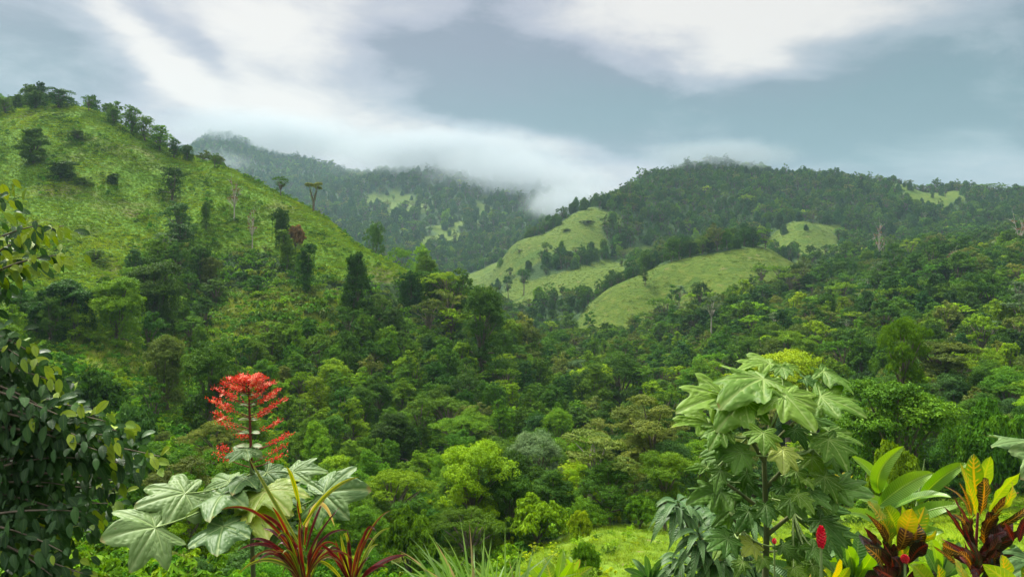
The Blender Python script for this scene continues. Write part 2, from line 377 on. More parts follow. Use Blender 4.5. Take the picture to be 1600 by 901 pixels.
def build_terrain():
    CV = cover(GX, PYG, GY)
    nv, nu = GX.shape
    V = np.stack([WX, GY, ZZ], -1).reshape(-1, 3)
    i = np.arange(nv - 1)[:, None] * nu + np.arange(nu - 1)[None, :]
    F = np.stack([i, i + 1, i + nu + 1, i + nu], -1).reshape(-1, 4)
    mb = MB(); mb.add(V, F)
    me = mb.mesh('ground', terrain_mat(), True)
    for nm, k in (('hillgrass', 1), ('pasture', 2), ('meadow', 3)):
        m = (CV == k).astype(float); m[1:-1, 1:-1] = (m[1:-1, 1:-1] * 2 + m[:-2, 1:-1] + m[2:, 1:-1] + m[1:-1, :-2] + m[1:-1, 2:]) / 6
        a = me.attributes.new(nm, 'FLOAT', 'POINT'); a.data.foreach_set('value', m.ravel())
    o = link(bpy.data.objects.new('terrain', me)); o['kind'] = 'structure'
    mb = MB(); mb.add([(-60, -60, -1.75), (60, -60, -1.75), (60, 1.3, -1.75), (-60, 1.3, -1.75)], [(0, 1, 2, 3)])
    o = mb.build('ground', me.materials[0]); o.location.z = 0.0; o['kind'] = 'structure'
def terrain_mat():
    m, n = mat('hillside_ground')
    tc = n.new('ShaderNodeTexCoord'); v = tc.outputs['Object']
    n1 = n.noise(v, 0.9, 6, 0.65); n2 = n.noise(v, 0.05, 5, 0.6); n3 = n.noise(v, 0.25, 6, 0.7, 0.5)
    def at(k): return n.new('ShaderNodeAttribute', attribute_name=k).outputs['Fac']
    forest = n.ramp(n1, [(0.3, (.012, .030, .008)), (0.7, (.035, .075, .015))])
    hill = n.ramp(n3, [(0.25, (.040, .105, .006)), (0.5, (.080, .175, .009)), (0.75, (.125, .21, .015))])
    dry = n.ramp(n1, [(0.3, (.10, .085, .035)), (0.7, (.19, .15, .07))])
    past = n.ramp(n3, [(0.28, (.030, .056, .004)), (0.5, (.058, .098, .006)), (0.72, (.094, .108, .014))])
    past = n.mix(n.rng(n2, 0.52, 0.66), past, (.040, .082, .006))
    past = n.mix(n.m('MULTIPLY', n.rng(n.noise(v, 0.12, 6, 0.7), 0.60, 0.70), 0.6), past, (.15, .12, .05))
    mead = n.ramp(n1, [(0.3, (.08, .16, .015)), (0.6, (.15, .24, .02)), (0.8, (.21, .24, .05))])
    mead = n.mix(n.rng(n.noise(v, 0.35, 5, 0.7), 0.60, 0.68), mead, (.30, .21, .12))
    hill = n.mix(n.m('MULTIPLY', n.rng(n2, 0.5, 0.68), 0.7), hill, dry)
    c = n.mix(n.rng(at('hillgrass'), .2, .8), forest, hill); c = n.mix(n.rng(at('pasture'), .2, .8), c, past); c = n.mix(n.rng(at('meadow'), .2, .8), c, mead)
    out = n.new('ShaderNodeOutputMaterial'); p = n.new('ShaderNodeBsdfPrincipled'); p.inputs['Roughness'].default_value = 0.95; p.inputs['Specular IOR Level'].default_value = 0.1
    n.l.new(c, p.inputs['Base Color'])
    bp = n.new('ShaderNodeBump'); bp.inputs['Strength'].default_value = 1.0; bp.inputs['Distance'].default_value = 1.5
    n.l.new(n.m('ADD', n3, n.m('MULTIPLY', n1, 0.35)), bp.inputs['Height']); n.l.new(bp.outputs[0], p.inputs['Normal'])
    n.l.new(p.outputs[0], out.inputs[0]); return m
build_terrain()

# ------------------------------------------------------------------ air: valley haze and the low cloud resting on the mountains
def build_haze():
    m, n = mat('valley_haze'); out = n.new('ShaderNodeOutputMaterial'); v = n.new('ShaderNodeVolumePrincipled')
    v.inputs['Color'].default_value = (.58, .84, .98, 1); v.inputs['Density'].default_value = HAZE; v.inputs['Anisotropy'].default_value = 0.2
    n.l.new(v.outputs[0], out.inputs['Volume'])
    mb = MB(); x = 9600; y0, y1 = -80, 2680; z0 = float(ZZ.min()) - 1.0; z1 = float(ZZ.max()) + 40
    mb.add([(-x, y0, z0), (x, y0, z0), (x, y1, z0), (-x, y1, z0), (-x, y0, z1), (x, y0, z1), (x, y1, z1), (-x, y1, z1)],
           [(0, 3, 2, 1), (4, 5, 6, 7), (0, 1, 5, 4), (1, 2, 6, 5), (2, 3, 7, 6), (3, 0, 4, 7)])
    o = mb.build('haze', m); o['kind'] = 'stuff'; o['label'] = 'thin bluish haze filling the valley'; o['category'] = 'haze'
HAZE = 0.00009
build_haze()

def mist(px, py, y, rx, rz, ry, dens, label, seed, tilt=0.0, tone=(.52, .58, .62)):
    """a bank of low cloud: soft-edged, uneven density inside an ellipsoid"""
    m, n = mat('low_cloud'); tc = n.new('ShaderNodeTexCoord'); v = tc.outputs['Object']
    ln = n.new('ShaderNodeVectorMath', operation='LENGTH'); n.l.new(v, ln.inputs[0])
    mp = n.new('ShaderNodeMapping'); mp.inputs['Location'].default_value = (seed, seed * 2.1, 0); mp.inputs['Scale'].default_value = (rx / 40.0, 1.5, max(.8, rz / 26.0)); n.l.new(v, mp.inputs[0])
    f = n.noise(mp.outputs[0], 1.1, 4, 0.6)
    e = n.rng(n.m('ADD', ln.outputs['Value'], n.m('MULTIPLY', n.m('SUBTRACT', f, 0.5), 0.9)), 0.95, 0.25)
    d = n.m('MULTIPLY', n.m('MULTIPLY', e, n.rng(f, .25, .75, .25, 1.0)), dens)
    pv = n.new('ShaderNodeVolumePrincipled'); pv.inputs['Color'].default_value = (*tone, 1); n.l.new(d, pv.inputs['Density'])
    out = n.new('ShaderNodeOutputMaterial'); n.l.new(pv.outputs[0], out.inputs['Volume'])
    import bmesh
    bm = bmesh.new(); bmesh.ops.create_icosphere(bm, subdivisions=3, radius=1.0); me = bpy.data.meshes.new('low_cloud'); bm.to_mesh(me); bm.free(); me.materials.append(m)
    o = link(bpy.data.objects.new('mist', me)); k = y / FOC
    o.location = P(px, py, y); o.scale = (rx * k, ry, rz * k); o.rotation_euler = (0, tilt, 0)
    tag(o, label, 'mist', kind='stuff')
mist(815, 280, 1290, 190, 56, 150, .022, 'white cloud bank spilling over the gap between the far mountains', 3, .12)
mist(690, 240, 1400, 230, 50, 130, .030, 'thin white mist over the middle far mountain', 7)
mist(440, 212, 1860, 240, 46, 170, .018, 'wisps of cloud lying on the farthest ridge', 11, .1)
mist(1125, 243, 862, 150, 32, 70, .036, 'grey cloud cap touching the mountain top', 17, tone=(.42, .49, .53))
mist(885, 318, 1000, 85, 34, 130, .030, 'pale mist behind the shoulder of the mountain', 23)
mist(345, 262, 1500, 60, 30, 150, .006, 'faint mist rising in the valley behind the grassy hill', 29, -.3)

# ------------------------------------------------------------------ leaves, crowns and trees
def unit(v): return v / np.maximum(np.linalg.norm(v, axis=-1, keepdims=True), 1e-9)
def leaf_cards(mb, pos, nrm, axis, length, width, lv, rng, droop=0.0):
    """one folded rhombus (two triangles) per position"""
    n = len(pos); nrm = unit(nrm); axis = unit(axis - nrm * (axis * nrm).sum(-1, keepdims=True))
    side = np.cross(nrm, axis)
    L = (length * rng.uniform(.7, 1.3, n))[:, None]; Wd = (width * rng.uniform(.7, 1.3, n))[:, None]
    a = pos - axis * L * .5; b = pos + side * Wd * .5 + nrm * Wd * .12; c = pos + axis * L * .5 - nrm * L * .15; d = pos - side * Wd * .5 + nrm * Wd * .12
    V = np.stack([a, b, c, d], 1).reshape(-1, 3); i = np.arange(n)[:, None] * 4
    mb.add(V, np.concatenate([i + np.array([0, 1, 2]), i + np.array([0, 2, 3])]), np.repeat(lv, 4))
def clump(mb, cen, rad, n, leaf, rng, up=0.5, lvb=0.5, flat=0.55, aspect=0.5):
    """a leafy lobe: small sprays spread over and through an uneven ellipsoid"""
    ns = max(3, int(n / 26)); rad = np.asarray(rad, float)
    d = unit(rng.normal(size=(ns, 3)) + np.array([0, 0, up])); low = d[:, 2] < -0.35; d[low, 2] *= -0.6; d = unit(d)
    sp = cen + d * rad * rng.uniform(.45, 1.08, (ns, 1)) 
    sr = rad.mean() * rng.uniform(.22, .42, ns)
    k = max(4, int(n / ns))
    q = unit(rng.normal(size=(ns, k, 3)) + np.array([0, 0, .5])) * rng.uniform(.25, 1, (ns, k, 1)) ** .6
    q[..., 2] *= flat
    pos = sp[:, None] + q * sr[:, None, None]
    nr = unit(q + d[:, None] * .5 + np.array([0, 0, .55]) + rng.normal(size=q.shape) * .38)
    ax = unit(q * np.array([1, 1, .4]) + rng.normal(size=q.shape) * .5 + np.array([0, 0, -.35]))
    lv = np.clip(lvb + rng.normal(size=(ns, 1)) * .16 + rng.normal(size=(ns, k)) * .14, 0, 1)
    leaf_cards(mb, pos.reshape(-1, 3), nr.reshape(-1, 3), ax.reshape(-1, 3), leaf, leaf * aspect, lv.ravel(), rng)
def strands(mb, tops, length, rng, leaf, step=0.12, lvb=0.45):
    """leafy vines hanging straight down"""
    P_ = []; 
    for t, Lh in zip(tops, length):
        k = max(4, int(Lh / step)); z = np.linspace(0, 1, k)
        w = np.cumsum(rng.normal(size=(k, 2)) * .03, 0)
        p = np.stack([t[0] + w[:, 0], t[1] + w[:, 1], t[2] - z * Lh], -1)
        P_.append(np.repeat(p, 2, 0) + rng.normal(size=(2 * k, 3)) * leaf * .45)
    p = np.concatenate(P_); n = len(p)
    nr = rng.normal(size=(n, 3)) * np.array([1, 1, .4]) + np.array([0, 0, .35]); ax = rng.normal(size=(n, 3)) * .3 + np.array([0, 0, -1])
    leaf_cards(mb, p, nr, ax, leaf * 1.1, leaf * .55, np.clip(lvb + rng.normal(size=n) * .15, 0, 1), rng)

def limbs(mb, base_z, lobes, r0, rng, split=0.45, lean=(0, 0)):
    top = np.mean([c for c, r in lobes], 0); H = top[2]
    fork = np.array([lean[0] * split, lean[1] * split, max(.3, H * split)])
    mid = fork * .5 + rng.normal(size=3) * [.12, .12, 0]
    tube(mb, [(0, 0, base_z), tuple(mid), tuple(fork)], [r0 * 1.25, r0, r0 * .8], 7)
    for c, r in lobes:
        c = np.asarray(c); m = fork + (c - fork) * .5 + np.array([0, 0, .08 * H]) + rng.normal(size=3) * .12
        tube(mb, [tuple(fork - [0, 0, r0 * .5]), tuple(m), tuple(c)], [r0 * .62, r0 * .38, r0 * .12], 5)

def make_tree(style, seed, nleaf=9000, leaf=.24):
    """returns (trunk MB, crown MB); about 8 m tall unless the style says otherwise"""
    rng = np.random.default_rng(seed); T = MB(); K = MB(); lobes = []; lean = rng.normal(size=2) * .4
    if style == 'broad':
        n = 11
        for i in range(n):
            a = i * 2.4 + rng.uniform(-.4, .4); rr = 2.5 * math.sqrt((i + .3) / n); z = 6.6 - 2.6 * (rr / 2.5) ** 1.6 + rng.uniform(-.6, .6)
            lobes.append((np.array([math.cos(a) * rr, math.sin(a) * rr, z]), np.array([1.35, 1.35, 1.0]) * rng.uniform(.75, 1.2)))
        for i in range(7):
            a = i * 2.4 + 1; rr = rng.uniform(.8, 2.3); lobes.append((np.array([math.cos(a) * rr, math.sin(a) * rr, rng.uniform(1.4, 3.6)]), np.array([1.1, 1.1, .8]) * rng.uniform(.7, 1.2)))
    elif style == 'umbrella':
        for i in range(12):
            a = i * 2.4 + rng.uniform(-.4, .4); rr = 3.4 * math.sqrt((i + .2) / 12); z = 6.9 - 1.2 * (rr / 3.4) ** 2 + rng.uniform(-.55, .35)
            lobes.append((np.array([math.cos(a) * rr, math.sin(a) * rr, z]), np.array([1.35, 1.35, .60]) * rng.uniform(.75, 1.2)))
        for i in range(9):
            a = i * 2.4; rr = rng.uniform(.8, 2.6); lobes.append((np.array([math.cos(a) * rr, math.sin(a) * rr, rng.uniform(1.6, 5.2)]), np.array([1.15, 1.15, .6]) * rng.uniform(.8, 1.2)))
    elif style == 'tall':
        for i in range(12):
            z = 2.6 + 6.2 * i / 11; rr = 1.5 * math.sin(math.pi * min(1, .25 + .72 * (1 - i / 11.0))) + .15; a = i * 2.4
            lobes.append((np.array([math.cos(a) * rr, math.sin(a) * rr, z]), np.array([1.15, 1.15, .85]) * rng.uniform(.75, 1.15)))
    elif style == 'bushy':
        for i in range(16):
            z = 1.0 + 6.0 * (i / 15) ** .9 + rng.uniform(-.4, .4); rr = rng.uniform(.6, 2.5) * (1.15 - .75 * (i / 15)); a = i * 2.4 + rng.uniform(-.5, .5)
            lobes.append((np.array([math.cos(a) * rr, math.sin(a) * rr, z]), np.array([1.25, 1.25, .95]) * rng.uniform(.6, 1.2)))
    elif style == 'vine':
        for i in range(9):
            a = i * 2.4; rr = 1.9 * math.sqrt((i + .2) / 9); z = 6.3 - 1.6 * (rr / 1.9) ** 2 + rng.uniform(-1.0, .9)
            lobes.append((np.array([math.cos(a) * rr, math.sin(a) * rr, z]), np.array([1.05, 1.05, .8]) * rng.uniform(.7, 1.2)))
        for i in range(9):
            a = i * 2.4 + .7; rr = rng.uniform(.7, 2.0)
            lobes.append((np.array([math.cos(a) * rr, math.sin(a) * rr, rng.uniform(.7, 4.6)]), np.array([.75, .75, .9]) * rng.uniform(.7, 1.3)))
    elif style == 'sparse':
        for i in range(11):
            a = i * 2.4; rr = 2.3 * math.sqrt((i + .2) / 11); z = 6.4 - 1.2 * (rr / 2.3) + rng.uniform(-1.0, 1.2)
            lobes.append((np.array([math.cos(a) * rr, math.sin(a) * rr, z]), np.array([1.0, 1.0, .45]) * rng.uniform(.6, 1.2)))
        nleaf = int(nleaf * .5)
    elif style == 'column':
        for i in range(8):
            z = .9 + 4.6 * i / 7 + rng.uniform(-.3, .3); a = i * 2.4; rr = rng.uniform(.15, .8)
            lobes.append((np.array([math.cos(a) * rr, math.sin(a) * rr, z]), np.array([.85, .85, .75]) * rng.uniform(.6, 1.25)))
    elif style == 'dome':          # vine-smothered bush, about 2.6 m tall
        for i in range(9):
            a = i * 2.4; rr = 1.35 * math.sqrt((i + .2) / 9); z = 1.65 - .9 * (rr / 1.35) ** 2 + rng.uniform(-.3, .3)
            lobes.append((np.array([math.cos(a) * rr, math.sin(a) * rr, z]), np.array([.8, .8, .7]) * rng.uniform(.75, 1.2)))
    elif style == 'bare':
        for i in range(10):
            a = i * 2.4; rr = rng.uniform(.5, 2.1)
            lobes.append((np.array([math.cos(a) * rr, math.sin(a) * rr, rng.uniform(3.2, 6.2)]), np.array([.6, .6, .4])))
        nleaf = int(nleaf * .09)
    elif style == 'fork':          # tall forked trunk swathed in vines, tufted top
        for i in range(6):
            a = i * 1.05; lobes.append((np.array([math.cos(a) * 1.5, math.sin(a) * 1.5, 6.6 + rng.uniform(-.5, .5)]), np.array([.9, .9, .6]) * rng.uniform(.8, 1.1)))
    w = np.array([(l[1][0] * l[1][2]) for l in lobes]); w = w / w.sum()
    for (c, r), wi in zip(lobes, w):
        clump(K, c, r, int(nleaf * wi), leaf, rng, up=.6 if style != 'umbrella' else .3, lvb=.5 + rng.normal() * .13, flat=.6 if style != 'umbrella' else .42)
    if style in ('vine', 'column', 'bushy'):
        tops = []; Ls = []
        for c, r in lobes:
            for _ in range({'vine': 16, 'column': 12, 'bushy': 7}[style]):
                a = rng.uniform(0, 6.3); rr = rng.uniform(.5, 1.05)
                tops.append((c[0] + math.cos(a) * r[0] * rr, c[1] + math.sin(a) * r[1] * rr, c[2] - r[2] * rng.uniform(-.2, .5))); Ls.append(max(.3, min(c[2] - .1, rng.choice([.6, 1.0, 1.6, 2.8]) * rng.uniform(.7, 1.4))))
        strands(K, tops, Ls, rng, leaf * .8, .16)
    if style == 'fork':
        tops = []; Ls = []
        for s in (-1, 1):
            for _ in range(50):
                t = rng.uniform(.1, 1); tops.append((s * 1.0 * t + rng.normal() * .12, rng.normal() * .15, 2.6 + 3.8 * t)); Ls.append(rng.uniform(.3, 1.0))
        strands(K, tops, Ls, rng, leaf * .6, .15)
        for s in (-1, 1): tube(T, [(0, 0, 0), (0, 0, 2.4), (s * .45, 0, 4.2), (s * 1.2, 0, 6.6)], [.32, .26, .2, .1], 7)
        return T, K, lobes
    if style == 'dome': limbs(T, 0, lobes, .09, rng, .3)
    elif style == 'bare':
        limbs(T, 0, lobes, .16, rng, .5)
        for c, r in lobes:
            for _ in range(5):
                d = rng.normal(size=3) * .8; tube(T, [tuple(c * .8 + [0, 0, .8]), tuple(c + d * .5), tuple(c + d)], [.04, .025, .01], 4)
    else: limbs(T, -4.0 if style not in ('column', 'bushy', 'vine') else -1.0, lobes, {'sparse': .16, 'column': .14}.get(style, .22), rng, {'sparse': .62, 'umbrella': .5}.get(style, .42), lean)
    return T, K, lobes

PROTO = {}        # key -> (trunk mesh, crown mesh)
def proto(style, hue, seed, nleaf=9000, leaf=.24, bark='bark'):
    k = (style, hue, seed, nleaf)
    if k not in PROTO:
        T, K, _ = make_tree(style, seed, nleaf, leaf)
        PROTO[k] = (T.mesh('trunk', M[bark], True), K.mesh('crown', M[hue]))
    return PROTO[k]
SMALL = {'dome', }
def plant_tree(name, style, hue, seed, x, y, s, label, cat='tree', group=None, nleaf=9000, leaf=.24, rz=None, bark='bark', sink=.15, sz=1.0, z=None, lean=0.0):
    tm, cm = proto(style, hue, seed, nleaf, leaf, bark)
    z = float(ground(x, y)) - sink if z is None else z
    e = empty(name, (x, y, z), random.uniform(0, 6.28) if rz is None else rz, s); e.scale.z = s * sz
    if lean: e.rotation_euler.y = lean
    tag(e, label, cat, group)
    t = bpy.data.objects.new('trunk' if style != 'dome' else 'stem', tm); link(t, e)
    c = bpy.data.objects.new('crown', cm); link(c, e)
    return e
HT = {'broad': 8.0, 'bushy': 7.6, 'umbrella': 7.6, 'tall': 9.6, 'vine': 7.8, 'sparse': 7.6, 'column': 6.2, 'dome': 2.5, 'bare': 6.8, 'fork': 7.4}
WD = {'broad': 7.4, 'bushy': 6.0, 'umbrella': 8.8, 'tall': 4.6, 'vine': 5.4, 'sparse': 6.2, 'column': 2.5, 'dome': 4.0, 'bare': 4.6, 'fork': 4.8}

# ------------------------------------------------------------------ instanced vegetation nobody could count
PCOL = bpy.data.collections.new('vegetation_sources')      # not linked: only the scatters read it
def scatter(name, label, cat, sources, pts, rot, scl, idx):
    """one object: many copies of the source meshes standing on the given points"""
    col = bpy.data.collections.new(name + '_sources')
    for i, me in enumerate(sources):
        o = bpy.data.objects.new('%s_source_%02d' % (name, i), me); col.objects.link(o)
    me = bpy.data.meshes.new(name); n = len(pts)
    me.vertices.add(n); me.vertices.foreach_set('co', np.asarray(pts, np.float32).ravel())
    for nm, typ, fld, dat in (('rot', 'FLOAT_VECTOR', 'vector', rot), ('scl', 'FLOAT_VECTOR', 'vector', scl)):
        a = me.attributes.new(nm, typ, 'POINT'); a.data.foreach_set(fld, np.asarray(dat, np.float32).ravel())
    a = me.attributes.new('idx', 'INT', 'POINT'); a.data.foreach_set('value', np.asarray(idx, np.int32))
    me.update()
    o = bpy.data.objects.new(name, me); link(o)
    ng = bpy.data.node_groups.new(name, 'GeometryNodeTree')
    ng.interface.new_socket('Geometry', in_out='INPUT', socket_type='NodeSocketGeometry'); ng.interface.new_socket('Geometry', in_out='OUTPUT', socket_type='NodeSocketGeometry')
    N = ng.nodes; L = ng.links
    gi = N.new('NodeGroupInput'); go = N.new('NodeGroupOutput'); ip = N.new('GeometryNodeInstanceOnPoints'); ci = N.new('GeometryNodeCollectionInfo')
    ci.inputs['Collection'].default_value = col; ci.inputs['Separate Children'].default_value = True; ci.inputs['Reset Children'].default_value = True
    mp = N.new('GeometryNodeMeshToPoints')
    def at(nm, t):
        a = N.new('GeometryNodeInputNamedAttribute'); a.data_type = t; a.inputs['Name'].default_value = nm; return a.outputs[0]
    L.new(gi.outputs[0], mp.inputs[0]); L.new(mp.outputs[0], ip.inputs['Points']); L.new(ci.outputs[0], ip.inputs['Instance'])
    ip.inputs['Pick Instance'].default_value = True
    L.new(at('idx', 'INT'), ip.inputs['Instance Index']); L.new(at('scl', 'FLOAT_VECTOR'), ip.inputs['Scale'])
    er = N.new('FunctionNodeEulerToRotation'); L.new(at('rot', 'FLOAT_VECTOR'), er.inputs[0]); L.new(er.outputs[0], ip.inputs['Rotation'])
    L.new(ip.outputs[0], go.inputs[0])
    md = o.modifiers.new('scatter', 'NODES'); md.node_group = ng
    return tag(o, label, cat, kind='stuff')
def whole_tree_mesh(style, hue, seed, nleaf, leaf, bark='bark'):
    """trunk and crown of one far tree in one mesh, for the scatters"""
    T, K, _ = make_tree(style, seed, nleaf, leaf); W2 = MB()
    for src, mi in ((T, 0), (K, 1)):
        o = 0
        for v, lv, uv in zip(src.v, src.lv, src.uv): W2.v.append(v); W2.lv.append(lv); W2.uv.append(uv)
        for f, q in zip(src.f, src.mi): W2.f.append(f + W2.n); W2.mi.append(np.full(len(f), mi))
        W2.n += src.n
    return W2.mesh('far_tree', [M[bark], M[hue]])
def grid_points(y0, y1, s, rng, pxr=(-90, 1690), jit=.45):
    """jittered world-space grid between two distances, inside the wedge the photograph could see"""
    xs = np.arange(-y1 * .80 - s, y1 * .80 + s, s); ys = np.arange(y0, y1, s)
    X, Y = np.meshgrid(xs, ys); X = X + (np.arange(len(ys)) % 2)[:, None] * s * .5
    X = (X + rng.uniform(-jit, jit, X.shape) * s).ravel(); Y = (Y + rng.uniform(-jit, jit, Y.shape) * s).ravel()
    px = X / Y * FOC + 800; k = (px > pxr[0]) & (px < pxr[1]) & (Y > y0) & (Y < y1)
    return X[k], Y[k]
def visible(x, y, h):
    """is the top of something h tall at x, y seen over the ground in front of it"""
    z = ground(x, y); px = x / y * FOC + 800; return (450 - (z + h) / y * FOC) < seen_py(px, y) + 3

rngF = np.random.default_rng(5); random.seed(5)
